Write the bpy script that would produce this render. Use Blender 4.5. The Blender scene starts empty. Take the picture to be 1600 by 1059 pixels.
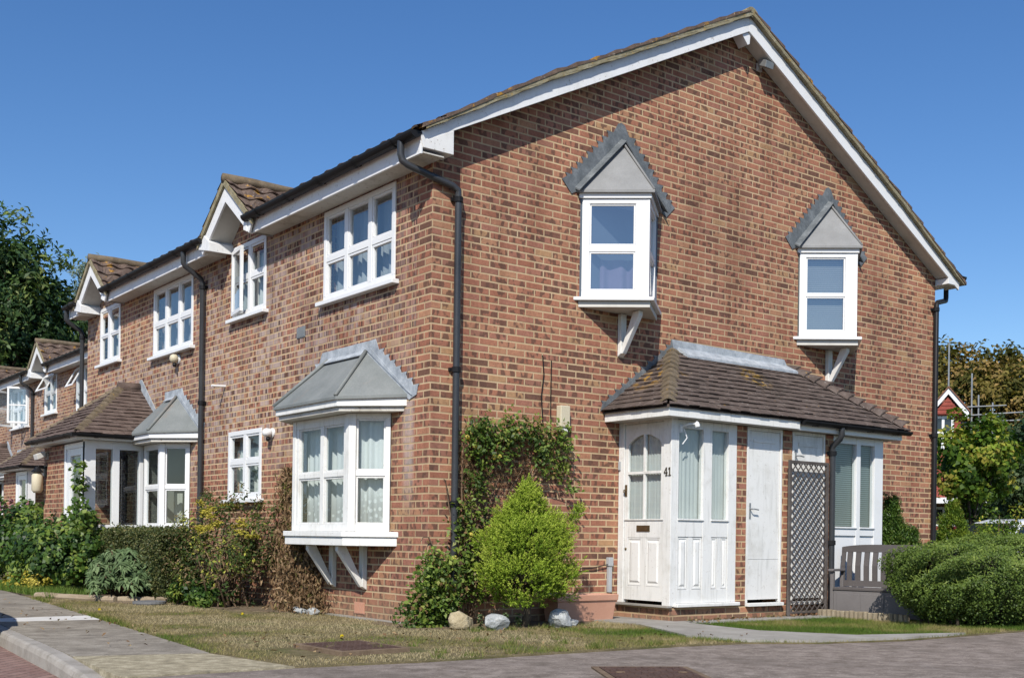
import bpy, bmesh, math, random
import numpy as np
from mathutils import Vector, Matrix
random.seed(7)
SC = bpy.context.scene
COL = SC.collection
PI = math.pi

# ------------------------------------------------------------------ object helpers
class Fr:
    """local frame: a runs along u, d runs outwards along n, z is up"""
    def __init__(s, o, u, n=None):
        s.o = Vector(o); s.u = Vector(u).normalized()
        s.n = Vector(n).normalized() if n is not None else Vector((s.u.y, -s.u.x, 0))
    def p(s, a, d, z):
        return s.o + s.u * a + s.n * d + Vector((0, 0, z))

class MB:
    def __init__(s): s.v = []; s.f = []
    def add(s, vs, fs):
        o = len(s.v); s.v += [tuple(v) for v in vs]
        s.f += [tuple(i + o for i in f) for f in fs]
        return s
    def hexa(s, c):   # 8 corners, bottom ring then top ring
        return s.add(c, [(0, 3, 2, 1), (4, 5, 6, 7), (0, 1, 5, 4), (1, 2, 6, 5), (2, 3, 7, 6), (3, 0, 4, 7)])
    def box(s, x0, x1, y0, y1, z0, z1):
        return s.hexa([(x0, y0, z0), (x1, y0, z0), (x1, y1, z0), (x0, y1, z0), (x0, y0, z1), (x1, y0, z1), (x1, y1, z1), (x0, y1, z1)])
    def fbox(s, fr, a0, a1, d0, d1, z0, z1):
        P = fr.p
        return s.hexa([P(a0, d0, z0), P(a1, d0, z0), P(a1, d1, z0), P(a0, d1, z0), P(a0, d0, z1), P(a1, d0, z1), P(a1, d1, z1), P(a0, d1, z1)])
    def prism(s, fr, pts, d0, d1):   # polygon in (a, z) pushed from d0 to d1
        n = len(pts)
        vs = [fr.p(a, d0, z) for a, z in pts] + [fr.p(a, d1, z) for a, z in pts]
        fs = [tuple(range(n))[::-1], tuple(range(n, 2 * n))] + [(i, (i + 1) % n, (i + 1) % n + n, i + n) for i in range(n)]
        return s.add(vs, fs)
    def slab(s, pts, z0, z1):        # polygon in plan pushed up
        n = len(pts)
        vs = [(x, y, z0) for x, y in pts] + [(x, y, z1) for x, y in pts]
        fs = [tuple(range(n))[::-1], tuple(range(n, 2 * n))] + [(i, (i + 1) % n, (i + 1) % n + n, i + n) for i in range(n)]
        return s.add(vs, fs)
    def poly(s, pts):
        return s.add(pts, [tuple(range(len(pts)))])
    def tube(s, path, r, n=10, caps=True):
        path = [Vector(p) for p in path]
        rs = r if isinstance(r, (list, tuple)) else [r] * len(path)
        prev = None; rings = []
        for i, p in enumerate(path):
            t = (path[min(i + 1, len(path) - 1)] - path[max(i - 1, 0)]).normalized()
            if prev is None:
                x = t.orthogonal().normalized()
            else:
                x = (prev - t * prev.dot(t)).normalized()
            prev = x; y = t.cross(x)
            rings.append([p + (x * math.cos(2 * PI * k / n) + y * math.sin(2 * PI * k / n)) * rs[i] for k in range(n)])
        vs = [v for ring in rings for v in ring]; fs = []
        for i in range(len(path) - 1):
            for k in range(n):
                fs.append((i * n + k, i * n + (k + 1) % n, (i + 1) * n + (k + 1) % n, (i + 1) * n + k))
        if caps:
            fs.append(tuple(range(n))[::-1]); fs.append(tuple(range(len(vs) - n, len(vs))))
        return s.add(vs, fs)
    def lathe(s, c, prof, n=16, axis=(0, 0, 1)):   # prof: (r, h) along axis
        ax = Vector(axis).normalized(); x = ax.orthogonal().normalized(); y = ax.cross(x); c = Vector(c)
        vs = [c + ax * h + (x * math.cos(2 * PI * k / n) + y * math.sin(2 * PI * k / n)) * r for r, h in prof for k in range(n)]
        fs = []
        for i in range(len(prof) - 1):
            for k in range(n):
                fs.append((i * n + k, i * n + (k + 1) % n, (i + 1) * n + (k + 1) % n, (i + 1) * n + k))
        fs.append(tuple(range(n))[::-1]); fs.append(tuple(range(len(vs) - n, len(vs))))
        return s.add(vs, fs)
    def build(s, name, mat, parent=None, bevel=0, smooth=False, recalc=True):
        me = bpy.data.meshes.new(name)
        me.from_pydata(s.v, [], s.f); me.update()
        if recalc:
            bm = bmesh.new(); bm.from_mesh(me); bmesh.ops.recalc_face_normals(bm, faces=bm.faces[:]); bm.to_mesh(me); bm.free()
        if smooth:
            me.polygons.foreach_set('use_smooth', [True] * len(me.polygons))
        o = bpy.data.objects.new(name, me); COL.objects.link(o)
        if mat: me.materials.append(mat)
        if parent is not None: attach(o, parent)
        if bevel:
            m = o.modifiers.new('bevel', 'BEVEL'); m.width = bevel; m.segments = 2; m.limit_method = 'ANGLE'; m.angle_limit = math.radians(40)
        return o

def root_of(o):
    m = Vector((0, 0, 0))
    while o is not None:
        m += o.location; o = o.parent
    return m
def attach(o, parent):          # world-space vertices stay where they are
    o.parent = parent
    o.matrix_parent_inverse = Matrix.Translation(-root_of(parent)) if parent.type == 'EMPTY' else Matrix.Identity(4)

def tag(o, label, cat, group=None, kind=None):
    o['label'] = label; o['category'] = cat
    if group: o['group'] = group
    if kind: o['kind'] = kind
    return o
def thing(name, label, cat, loc=(0, 0, 0), group=None):
    o = bpy.data.objects.new(name, None); COL.objects.link(o); o.location = loc; o.empty_display_size = .2
    return tag(o, label, cat, group)
def structure(o):
    o['kind'] = 'structure'; return o

# ------------------------------------------------------------------ materials
class NT:
    def __init__(s, name):
        s.m = bpy.data.materials.new(name); s.m.use_nodes = True
        s.t = s.m.node_tree; s.t.nodes.clear()
        s.out = s.n('ShaderNodeOutputMaterial')
    def n(s, t, **kw):
        x = s.t.nodes.new(t)
        for k, v in kw.items(): setattr(x, k, v)
        return x
    def l(s, a, b): s.t.links.new(a, b)
    def val(s, x, sock):
        if isinstance(x, (int, float)): sock.default_value = x
        elif isinstance(x, tuple): sock.default_value = x if len(x) != 3 or sock.type != 'RGBA' else (*x, 1)
        else: s.l(x, sock)
    def math(s, op, a, b=0.0, c=0.0):
        x = s.n('ShaderNodeMath', operation=op)
        s.val(a, x.inputs[0]); s.val(b, x.inputs[1]); s.val(c, x.inputs[2]); return x.outputs[0]
    def mix(s, f, a, b, blend='MIX'):
        x = s.n('ShaderNodeMix', data_type='RGBA', blend_type=blend)
        s.val(f, x.inputs[0]); s.val(a, x.inputs[6]); s.val(b, x.inputs[7]); return x.outputs[2]
    def noise(s, vec, scale, detail=4, rough=.55, dim='3D'):
        x = s.n('ShaderNodeTexNoise', noise_dimensions=dim)
        if vec is not None: s.l(vec, x.inputs['Vector'])
        x.inputs['Scale'].default_value = scale; x.inputs['Detail'].default_value = detail; x.inputs['Roughness'].default_value = rough
        return x.outputs[0]
    def ramp(s, f, stops, interp='LINEAR'):
        x = s.n('ShaderNodeValToRGB'); s.l(f, x.inputs[0]); cr = x.color_ramp; cr.interpolation = interp
        while len(cr.elements) > 1: cr.elements.remove(cr.elements[-1])
        for i, (p, c) in enumerate(stops):
            e = cr.elements[0] if i == 0 else cr.elements.new(p)
            e.position = p; e.color = (*c, 1) if len(c) == 3 else c
        return x.outputs[0]
    def sm(s, x, a, b):    # smoothstep
        k = s.n('ShaderNodeMapRange', interpolation_type='SMOOTHSTEP'); s.val(x, k.inputs[0])
        k.inputs[1].default_value = a; k.inputs[2].default_value = b; return k.outputs[0]
    def pos(s): return s.n('ShaderNodeNewGeometry').outputs['Position']
    def sep(s, v):
        x = s.n('ShaderNodeSeparateXYZ'); s.l(v, x.inputs[0]); return x.outputs
    def comb(s, x, y, z):
        c = s.n('ShaderNodeCombineXYZ'); s.val(x, c.inputs[0]); s.val(y, c.inputs[1]); s.val(z, c.inputs[2]); return c.outputs[0]
    def bump(s, h, strength=.3, dist=.01):
        b = s.n('ShaderNodeBump'); s.l(h, b.inputs['Height']); b.inputs['Strength'].default_value = strength; b.inputs['Distance'].default_value = dist
        return b.outputs[0]
    def bsdf(s, col, rough=.8, normal=None, spec=.3, metal=0.0):
        b = s.n('ShaderNodeBsdfPrincipled'); s.val(col, b.inputs['Base Color']); s.val(rough, b.inputs['Roughness'])
        b.inputs['Specular IOR Level'].default_value = spec; b.inputs['Metallic'].default_value = metal
        if normal is not None: s.l(normal, b.inputs['Normal'])
        return b.outputs[0]
    def done(s, sh):
        s.l(sh, s.out.inputs[0]); return s.m

def white_noise(t, vec):
    w = t.n('ShaderNodeTexWhiteNoise', noise_dimensions='3D'); t.l(vec, w.inputs['Vector']); return w.outputs

def brick_mat(name, white=.0, dark=.0, seed=0.0):
    t = NT(name); g = t.n('ShaderNodeNewGeometry'); P = t.sep(g.outputs['Position']); N = t.sep(g.outputs['True Normal'])
    isx = t.math('GREATER_THAN', t.math('ABSOLUTE', N[0]), .5)
    u = t.math('ADD', t.math('MULTIPLY', P[1], isx), t.math('MULTIPLY', P[0], t.math('SUBTRACT', 1.0, isx)))
    z = P[2]
    wob = t.noise(g.outputs['Position'], 3.0, 3)
    z = t.math('ADD', z, t.math('MULTIPLY', t.math('SUBTRACT', wob, .5), .008))
    row = t.math('FLOOR', t.math('DIVIDE', z, .075)); fz = t.math('SUBTRACT', t.math('DIVIDE', z, .075), row)
    off = t.math('MULTIPLY', t.math('MODULO', t.math('ADD', row, 400.0), 2.0), .5)
    uu = t.math('ADD', t.math('DIVIDE', u, .242), off)
    col = t.math('FLOOR', uu); fu = t.math('SUBTRACT', uu, col)
    rnd = white_noise(t, t.comb(col, row, t.math('ADD', isx, seed)))
    r1 = rnd[0]; rc = t.sep(rnd[1])
    # mortar mask with ragged arrises
    rag = t.noise(g.outputs['Position'], 90.0, 2)
    ragz = t.math('MULTIPLY', t.math('SUBTRACT', rag, .5), .16)
    eu = t.math('MINIMUM', fu, t.math('SUBTRACT', 1.0, fu)); ez = t.math('MINIMUM', fz, t.math('SUBTRACT', 1.0, fz))
    du = t.math('SUBTRACT', t.math('MULTIPLY', eu, .242 / .0070), 1.0); dz = t.math('SUBTRACT', t.math('MULTIPLY', ez, .075 / .0072), 1.0)
    e = t.math('ADD', t.math('MINIMUM', du, dz), t.math('MULTIPLY', ragz, 2.2))
    brick = t.sm(e, -.15, .45)
    base = t.ramp(r1, [(0, (0.326, 0.130, 0.084)), (.16, (0.387, 0.166, 0.107)), (.32, (0.343, 0.142, 0.095)), (.48, (0.418, 0.200, 0.124)), (.62, (0.361, 0.157, 0.112)), (.74, (0.431, 0.225, 0.134)), (.82, (0.299, 0.139, 0.101)), (.89, (0.194, 0.088, 0.064)), (.94, (0.431, 0.260, 0.141)), (.975, (0.141, 0.070, 0.052))], 'CONSTANT')
    # fire-flashed bands inside single bricks
    fl = t.noise(t.comb(t.math('MULTIPLY', u, 15.0), t.math('ADD', t.math('MULTIPLY', row, 5.7), t.math('MULTIPLY', fz, .55)), seed), 1.0, 1.0)
    flm = t.math('MULTIPLY', t.sm(fl, .485, .575), t.math('MULTIPLY', t.math('GREATER_THAN', rc[1], .34 - dark), .84))
    c = t.mix(flm, base, (.098, .050, .041))
    soft = t.noise(g.outputs['Position'], 26.0, 3); c = t.mix(1.0, c, t.ramp(soft, [(.3, (.82, .80, .80)), (.7, (1.16, 1.14, 1.12))]), 'MULTIPLY')
    fine = t.noise(g.outputs['Position'], 160.0, 4, .7)
    c = t.mix(t.math('MULTIPLY', t.sm(fine, .35, .75), .30), c, (.52, .31, .19))
    spk = t.noise(g.outputs['Position'], 60.0, 2)
    c = t.mix(t.math('MULTIPLY', t.sm(spk, .60, .68), .40 + dark), c, (.07, .04, .035))
    if white > 0:
        wn = t.noise(t.comb(t.math('MULTIPLY', u, 7.5), t.math('MULTIPLY', row, 1.37), 3.3), 1.0, 2)
        big = t.noise(g.outputs['Position'], .6, 3)
        high = t.sm(t.math('ADD', z, t.math('MULTIPLY', t.math('SUBTRACT', big, .5), 2.2)), 1.5, 2.5)
        wm = t.math('MULTIPLY', t.sm(wn, .40, .56), t.math('MULTIPLY', t.math('ADD', .35, t.math('MULTIPLY', t.sm(big, .40, .56), .65)), white))
        c = t.mix(t.math('MULTIPLY', high, wm), c, (.47, .375, .335))
        dn = t.noise(t.comb(t.math('MULTIPLY', u, 44.0), t.math('MULTIPLY', row, 2.9), 8.8), 1.0, 2)
        dn2 = t.noise(t.comb(t.math('MULTIPLY', u, 2.2), t.math('MULTIPLY', row, 1.7), 4.8), 1.0, 1)
        c = t.mix(t.math('MULTIPLY', t.math('MULTIPLY', t.sm(dn, .52, .58), t.sm(dn2, .34, .54)), t.math('MULTIPLY', high, .9)), c, (.075, .042, .036))
        sy = t.math('ABSOLUTE', t.math('SUBTRACT', t.math('ADD', P[1], t.math('MULTIPLY', wob, .10)), .45))
        st_m = t.math('MULTIPLY', t.math('SUBTRACT', 1.0, t.sm(sy, .03, .15)), t.math('MULTIPLY', t.sm(z, 1.0, 1.7), t.math('SUBTRACT', 1.0, t.sm(z, 2.3, 2.5))))
        c = t.mix(t.math('MULTIPLY', st_m, t.math('MULTIPLY', t.sm(fine, .25, .6), .62)), c, (.62, .56, .52))
    mvar = t.noise(g.outputs['Position'], 1.4, 4)
    mort = t.ramp(mvar, [(.3, (.48, .345, .20)), (.5, (.58, .43, .26)), (.7, (.64, .49, .31))])
    mort = t.mix(t.math('MULTIPLY', t.sm(fine, .4, .7), .3), mort, (.30, .22, .15))
    c = t.mix(brick, mort, c)
    wide = t.noise(g.outputs['Position'], .35, 4)
    c = t.mix(1.0, c, t.ramp(wide, [(.3, (.80, .79, .80)), (.7, (1.10, 1.07, 1.02))]), 'MULTIPLY')
    stk = t.noise(t.comb(t.math('MULTIPLY', u, 3.2), t.math('MULTIPLY', z, .35), seed + 2.0), 1.0, 4, .6)
    c = t.mix(1.0, c, t.ramp(stk, [(.32, (.78, .76, .75)), (.5, (1, 1, 1)), (.75, (1.05, 1.03, 1.0))]), 'MULTIPLY')
    damp = t.math('SUBTRACT', 1.0, t.sm(t.math('ADD', z, t.math('MULTIPLY', t.math('SUBTRACT', wide, .5), .5)), .0, .34))
    c = t.mix(t.math('MULTIPLY', damp, .45), c, t.mix(t.sm(fine, .3, .7), (.17, .13, .085), (.40, .27, .17)))
    h = t.math('ADD', t.math('MULTIPLY', brick, .9), t.math('MULTIPLY', fine, .25))
    return t.done(t.bsdf(c, .88, t.bump(h, .55, .006), .2))

def paint_mat(name, col=(.80, .80, .78), dirt=.25, rough=.45, flake=0.0, bump=.1, runs=0.0):
    t = NT(name); p = t.pos(); P = t.sep(p)
    n1 = t.noise(p, 3.0, 6, .65); n2 = t.noise(t.comb(t.math('MULTIPLY', P[0], 22.0), t.math('MULTIPLY', P[1], 22.0), t.math('MULTIPLY', P[2], 2.2)), 1.0, 5, .6)
    c = t.mix(t.math('MULTIPLY', t.sm(n1, .48, .75), dirt), col, tuple(x * k for x, k in zip(col, (.62, .60, .54))))
    if runs: c = t.mix(t.math('MULTIPLY', t.sm(n2, .50, .72), runs), c, tuple(x * k for x, k in zip(col, (.66, .66, .64))))
    if flake:
        n3 = t.noise(p, 26.0, 6, .7); c = t.mix(t.math('MULTIPLY', t.sm(n3, .60, .66), flake), c, (.28, .22, .17))
    n4 = t.noise(p, 240.0, 3); 
    return t.done(t.bsdf(c, rough, t.bump(t.math('ADD', n4, t.math('MULTIPLY', n2, 1.5)), bump, .004), .35))

def rough_mat(name, stops, scale=6.0, rough=.9, bump=.4, dist=.01, fine=80.0, spec=.2, metal=0.0, spots=None, stretch=None):
    t = NT(name); p = t.pos()
    if stretch:
        P = t.sep(p); p2 = t.comb(*[t.math('MULTIPLY', P[i], stretch[i]) for i in range(3)])
    else: p2 = p
    n1 = t.noise(p2, scale, 7, .62); n2 = t.noise(p2, fine, 5, .65)
    f = t.math('ADD', t.math('MULTIPLY', n1, .65), t.math('MULTIPLY', n2, .35))
    c = t.ramp(f, stops)
    if spots:
        for sp_ in spots:
            sc_, lo, hi, colr, am = sp_[:5]; ns = t.noise(p, sc_, 5, .6); f_m = t.math('MULTIPLY', t.sm(ns, lo, hi), am)
            if len(sp_) > 5:
                dv = t.n('ShaderNodeVectorMath', operation='DISTANCE'); t.l(p, dv.inputs[0]); dv.inputs[1].default_value = sp_[5]
                f_m = t.math('MULTIPLY', f_m, t.math('SUBTRACT', 1.0, t.sm(dv.outputs['Value'], sp_[6] * .35, sp_[6])))
            c = t.mix(f_m, c, colr)
    return t.done(t.bsdf(c, rough, t.bump(t.math('ADD', n2, t.math('MULTIPLY', n1, .5)), bump, dist), spec, metal))

def leaf_mat(name, stops, trans=.35, rough=.55, spec=.25):
    t = NT(name); a = t.n('ShaderNodeAttribute'); a.attribute_name = 'tint'
    f = t.sep(a.outputs['Color'])
    c = t.ramp(f[0], stops)
    c = t.mix(1.0, c, t.ramp(f[1], [(0, (.72, .72, .72)), (1, (1.25, 1.25, 1.2))]), 'MULTIPLY')
    b = t.bsdf(c, rough, None, spec)
    tr = t.n('ShaderNodeBsdfTranslucent'); t.l(t.mix(1.0, c, (1.1, 1.25, .55), 'MULTIPLY'), tr.inputs[0])
    m = t.n('ShaderNodeMixShader'); m.inputs[0].default_value = trans; t.l(b, m.inputs[1]); t.l(tr.outputs[0], m.inputs[2])
    return t.done(m.outputs[0])

def glass_mat(name, tint=(.9, .95, .95), boost=.05, wave=.006):
    t = NT(name); p = t.pos()
    nz = t.noise(p, 1.6, 2); bmp = t.bump(nz, .25, wave)
    g = t.n('ShaderNodeNewGeometry'); dt = t.n('ShaderNodeVectorMath', operation='DOT_PRODUCT'); t.l(g.outputs['Incoming'], dt.inputs[0]); t.l(g.outputs['Normal'], dt.inputs[1])
    k = t.math('SUBTRACT', 1.0, t.math('ABSOLUTE', dt.outputs['Value']))
    fac = t.math('ADD', boost + .03, t.math('MULTIPLY', t.math('POWER', k, 4.0), .85))
    tr = t.n('ShaderNodeBsdfTransparent'); tr.inputs[0].default_value = (*tint, 1)
    gl = t.n('ShaderNodeBsdfGlossy'); gl.inputs['Roughness'].default_value = .01; t.l(bmp, gl.inputs['Normal'])
    m = t.n('ShaderNodeMixShader'); t.l(fac, m.inputs[0]); t.l(tr.outputs[0], m.inputs[1]); t.l(gl.outputs[0], m.inputs[2])
    return t.done(m.outputs[0])

def curtain_mat(name, col, trans=.4, lace=False, blind=0.0, lines='z'):
    t = NT(name); p = t.pos(); P = t.sep(p)
    c = col; n = t.noise(p, 5.0, 4)
    c = t.mix(t.math('MULTIPLY', t.sm(n, .4, .7), .25), col, tuple(x * .75 for x in col))
    if blind:
        w = t.math('SINE', t.math('MULTIPLY', P[2], 2 * PI / blind)); c = t.mix(t.sm(w, -.2, .9), tuple(x * .42 for x in col), c)
    if lace:
        v = t.n('ShaderNodeTexVoronoi', feature='F1'); t.l(p, v.inputs['Vector']); v.inputs['Scale'].default_value = 15.0
        low = t.math('SUBTRACT', 1.0, t.sm(P[2], 1.15, 1.5))
        c = t.mix(t.math('MULTIPLY', t.sm(v.outputs['Distance'], .22, .42), t.math('MULTIPLY', low, .8)), c, tuple(x * .50 for x in col))
    b = t.bsdf(c, .9, None, .1); tr = t.n('ShaderNodeBsdfTranslucent'); t.val(c, tr.inputs[0])
    m = t.n('ShaderNodeMixShader'); m.inputs[0].default_value = trans; t.l(b, m.inputs[1]); t.l(tr.outputs[0], m.inputs[2])
    return t.done(m.outputs[0])

M = {}
M['brick_gable'] = brick_mat('brick_gable', 0, 0, 1.0)
M['brick_front'] = brick_mat('brick_front', .85, .22, 5.0)
M['white'] = paint_mat('white_upvc', (.80, .80, .79), .12, .35, 0, .03)
M['white_old'] = paint_mat('weathered_white_paint', (.80, .79, .75), .45, .55, .25, .2, .45)
M['white_barge'] = paint_mat('white_bargeboard_paint', (.80, .80, .79), .25, .5, .55, .15, .15)
M['flaky'] = paint_mat('flaking_white_paint', (.80, .79, .76), .4, .6, .9, .5, .2)
M['soffit'] = paint_mat('dirty_soffit', (.60, .57, .51), .9, .7, .95, .25, .3)
M['soffit_clean'] = paint_mat('grey_soffit', (.60, .58, .53), .5, .7, .1, .1)
M['door_white'] = paint_mat('door_paint', (.80, .79, .755), .5, .5, .3, .15, .5)
M['lead'] = rough_mat('lead_flashing', [(.35, (.25, .275, .30)), (.5, (.37, .40, .425)), (.65, (.52, .55, .575))], 7, .6, .3, .006, 40, .4, .0)
M['lead_dark'] = rough_mat('dark_lead_flashing', [(.35, (.085, .095, .10)), (.52, (.145, .158, .165)), (.68, (.25, .265, .27))], 6, .6, .35, .008, 40, .35, .0)
M['felt'] = rough_mat('grey_lead_roof', [(.3, (.145, .158, .153)), (.5, (.20, .213, .205)), (.7, (.265, .275, .265))], 2.2, .7, .22, .005, 50, .3, .1, [(1.9, .60, .72, (.30, .22, .17), .4)])
M['oriel_roof'] = rough_mat('pale_grey_roof', [(.3, (.20, .20, .195)), (.5, (.25, .25, .245)), (.7, (.31, .31, .305))], 3, .7, .15, .004, 60, .3, .05)
LICHEN = [(6.0, .60, .66, (.42, .22, .035), .85), (24.0, .62, .70, (.46, .44, .38), .55), (4.0, .55, .75, (.10, .085, .06), .45)]
M['pantile'] = rough_mat('brown_pantile', [(.3, (.085, .062, .050)), (.5, (.14, .098, .076)), (.7, (.20, .145, .11))], 7, .9, .5, .012, 70, .15, 0, LICHEN)
M['plain_tile'] = rough_mat('plain_clay_tile', [(.3, (.062, .048, .041)), (.5, (.11, .083, .070)), (.7, (.18, .145, .125))], 9, .9, .5, .01, 70, .15, 0,
                            [(13, .50, .58, (.44, .27, .05), .85, (4.5, -.36, 2.90), .30), (15, .46, .55, (.05, .04, .03), .8, (4.6, -.46, 2.80), .36), (9, .52, .60, (.44, .25, .04), .8, (2.95, -.25, 2.75), .42), (12, .68, .72, (.44, .24, .03), .6), (30.0, .64, .70, (.42, .40, .37), .6), (2.4, .52, .72, (.055, .045, .038), .5)])
M['plain_tile_red'] = rough_mat('brown_clay_tile', [(.3, (.075, .053, .044)), (.5, (.125, .090, .075)), (.7, (.19, .145, .122))], 9, .9, .5, .01, 70, .15, 0, [(30.0, .66, .72, (.4, .38, .34), .4), (2.4, .55, .72, (.06, .045, .038), .4)])
M['verge'] = rough_mat('lichen_mortar_verge', [(.3, (.16, .14, .085)), (.5, (.285, .25, .16)), (.7, (.42, .385, .29))], 8, .95, .6, .015, 60, .1, 0, [(14, .58, .66, (.42, .25, .05), .5)])
M['hip_tile'] = rough_mat('lichen_hip_tile', [(.3, (.095, .075, .05)), (.5, (.16, .125, .085)), (.7, (.25, .20, .14))], 9, .9, .5, .01, 70, .15, 0, [(22, .60, .68, (.42, .26, .06), .45)])
M['black'] = rough_mat('black_plastic', [(.3, (.010, .010, .011)), (.7, (.020, .020, .022))], 3, .45, .05, .002, 60, .15)
M['black_grey'] = rough_mat('greyed_black_plastic', [(.3, (.022, .023, .026)), (.7, (.050, .052, .056))], 2, .36, .05, .002, 60, .5)
M['concrete'] = rough_mat('concrete_paving', [(.3, (.23, .21, .185)), (.5, (.32, .30, .265)), (.7, (.41, .385, .345))], 3, .95, .4, .006, 90, .1, 0, [(1.3, .5, .72, (.20, .185, .16), .5)])
M['tarmac_path'] = rough_mat('grey_tarmac_pavement', [(.34, (.165, .142, .112)), (.5, (.275, .242, .195)), (.66, (.38, .342, .28))], 5.0, .95, .7, .010, 70, .1, 0, [(38, .62, .67, (.52, .48, .42), .6), (1.6, .46, .66, (.145, .125, .10), .5), (26, .62, .68, (.09, .075, .06), .5), (6, .58, .72, (.36, .32, .26), .5)])
M['grit'] = rough_mat('buff_grit_paving', [(.3, (.15, .13, .09)), (.5, (.36, .31, .21)), (.66, (.60, .53, .38))], 9, .97, .8, .012, 75, .05)
M['tarmac'] = rough_mat('pink_grey_tarmac', [(.34, (.13, .105, .086)), (.5, (.24, .198, .166)), (.66, (.36, .305, .262))], 6, .95, .8, .010, 80, .1, 0, [(48, .61, .66, (.52, .455, .40), .6), (1.0, .48, .66, (.145, .12, .10), .5), (30, .62, .68, (.075, .06, .05), .6), (3.5, .56, .70, (.30, .255, .225), .5)])
M['kerb'] = rough_mat('concrete_kerb', [(.3, (.22, .20, .17)), (.5, (.34, .31, .27)), (.7, (.44, .41, .36))], 4, .95, .4, .006, 100, .1, 0, [(5, .55, .7, (.18, .165, .13), .5)])
M['soil'] = rough_mat('dry_soil', [(.3, (.10, .075, .048)), (.5, (.19, .145, .095)), (.7, (.28, .22, .15))], 5, 1, .8, .02, 60, .05)
M['turf'] = rough_mat('dry_turf', [(.3, (.105, .09, .045)), (.5, (.19, .155, .085)), (.7, (.28, .225, .14))], 6, 1, .8, .02, 80, .05, 0, [(1.6, .48, .66, (.09, .115, .03), .7), (9, .60, .72, (.13, .095, .06), .6)])
M['earth'] = rough_mat('far_ground', [(.3, (.07, .08, .035)), (.7, (.16, .15, .09))], .4, 1, .3, .05, 4, .05)
M['terracotta'] = rough_mat('terracotta_plastic', [(.3, (.50, .25, .165)), (.7, (.60, .34, .24))], 3, .6, .1, .003, 80, .3)
M['stone_buff'] = rough_mat('buff_stone', [(.3, (.30, .24, .14)), (.5, (.46, .38, .24)), (.7, (.60, .52, .36))], 9, .9, .7, .02, 50, .15)
M['stone_grey'] = rough_mat('grey_flint', [(.3, (.24, .25, .25)), (.5, (.42, .43, .42)), (.7, (.62, .62, .60))], 12, .9, .8, .02, 50, .15)
M['lattice'] = rough_mat('dark_brown_lattice', [(.3, (.055, .044, .038)), (.5, (.095, .080, .071)), (.7, (.16, .14, .128))], 5, .7, .1, .003, 60, .3)
M['taupe'] = rough_mat('taupe_plastic', [(.3, (.125, .112, .108)), (.5, (.165, .150, .145)), (.7, (.20, .185, .18))], 1.5, .55, .05, .002, 90, .3)
M['taupe_dark'] = rough_mat('dark_taupe_plastic', [(.3, (.075, .065, .061)), (.7, (.125, .110, .104))], 1.5, .5, .05, .002, 90, .3)
M['log'] = rough_mat('weathered_log', [(.3, (.16, .125, .085)), (.5, (.30, .245, .17)), (.7, (.42, .36, .26))], 4, .95, .5, .01, 40, .1, 0, None, (6, 6, 1))
M['log_h'] = rough_mat('weathered_timber', [(.3, (.20, .15, .10)), (.5, (.33, .26, .18)), (.7, (.46, .38, .28))], 4, .95, .5, .01, 40, .1, 0, None, (1, 1, 5))
M['iron'] = rough_mat('rusty_iron', [(.3, (.065, .038, .031)), (.5, (.105, .062, .048)), (.7, (.15, .095, .075))], 8, .75, .5, .006, 70, .3, .3)
M['frame_rust'] = rough_mat('rusty_frame', [(.3, (.12, .082, .054)), (.7, (.24, .175, .12))], 8, .9, .5, .006, 70, .1)
M['brass'] = rough_mat('tarnished_brass', [(.3, (.13, .10, .06)), (.7, (.24, .18, .10))], 20, .4, .1, .002, 100, .5, .8)
M['number'] = rough_mat('dull_brass_number', [(.3, (.07, .06, .045)), (.7, (.12, .10, .075))], 20, .5, .1, .002, 100, .4, .5)
M['galv'] = rough_mat('galvanised_steel', [(.3, (.26, .27, .27)), (.7, (.42, .43, .43))], 4, .5, .1, .002, 100, .5, .6)
M['grey_plastic'] = rough_mat('grey_plastic', [(.3, (.36, .37, .38)), (.7, (.46, .47, .48))], 4, .5, .05, .002, 90, .35)
M['cream'] = rough_mat('cream_plastic', [(.3, (.55, .48, .33)), (.7, (.68, .61, .45))], 4, .5, .05, .002, 90, .35)
M['dark'] = rough_mat('dark_interior', [(.3, (.02, .02, .02)), (.7, (.035, .034, .032))], 3, .9, .05)  # near-black: the darkness of unlit rooms put into the colour
M['room_blue'] = rough_mat('dim_room', [(.3, (.12, .15, .18)), (.7, (.16, .19, .22))], 2, .9, .05)  # grey-blue sheet lightens the oriel panes, reflected sky put into its colour
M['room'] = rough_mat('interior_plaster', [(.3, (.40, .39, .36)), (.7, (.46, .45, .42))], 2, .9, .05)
M['paper'] = rough_mat('terracotta_trim', [(.3, (.3, .14, .1)), (.7, (.4, .2, .15))], 3, .7)
M['glass'] = glass_mat('window_glass')
M['glass_sky'] = glass_mat('upper_window_glass', (.88, .93, .95), .22, .012)
M['glass_oriel'] = glass_mat('oriel_glass', (.85, .9, .93), .30, .012)
M['net'] = curtain_mat('net_curtain', (.78, .80, .77), .3)
M['lace'] = curtain_mat('lace_curtain', (.84, .86, .85), .25, True)
M['blind_v'] = curtain_mat('pale_blind', (.68, .72, .72), .3)
M['blind_h'] = curtain_mat('slatted_blind', (.46, .47, .43), .15, False, .026)
M['blind_teal'] = curtain_mat('teal_grey_blind', (.27, .33, .33), .1, False, .026)
M['pink'] = curtain_mat('lilac_curtain', (.34, .27, .38), .3)
M['drape'] = curtain_mat('cream_drape', (.55, .56, .50), .35)
M['bark'] = rough_mat('bark', [(.3, (.045, .035, .026)), (.5, (.10, .08, .06)), (.7, (.17, .14, .11))], 8, .95, .7, .02, 50, .1, 0, None, (4, 4, 1))
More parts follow.
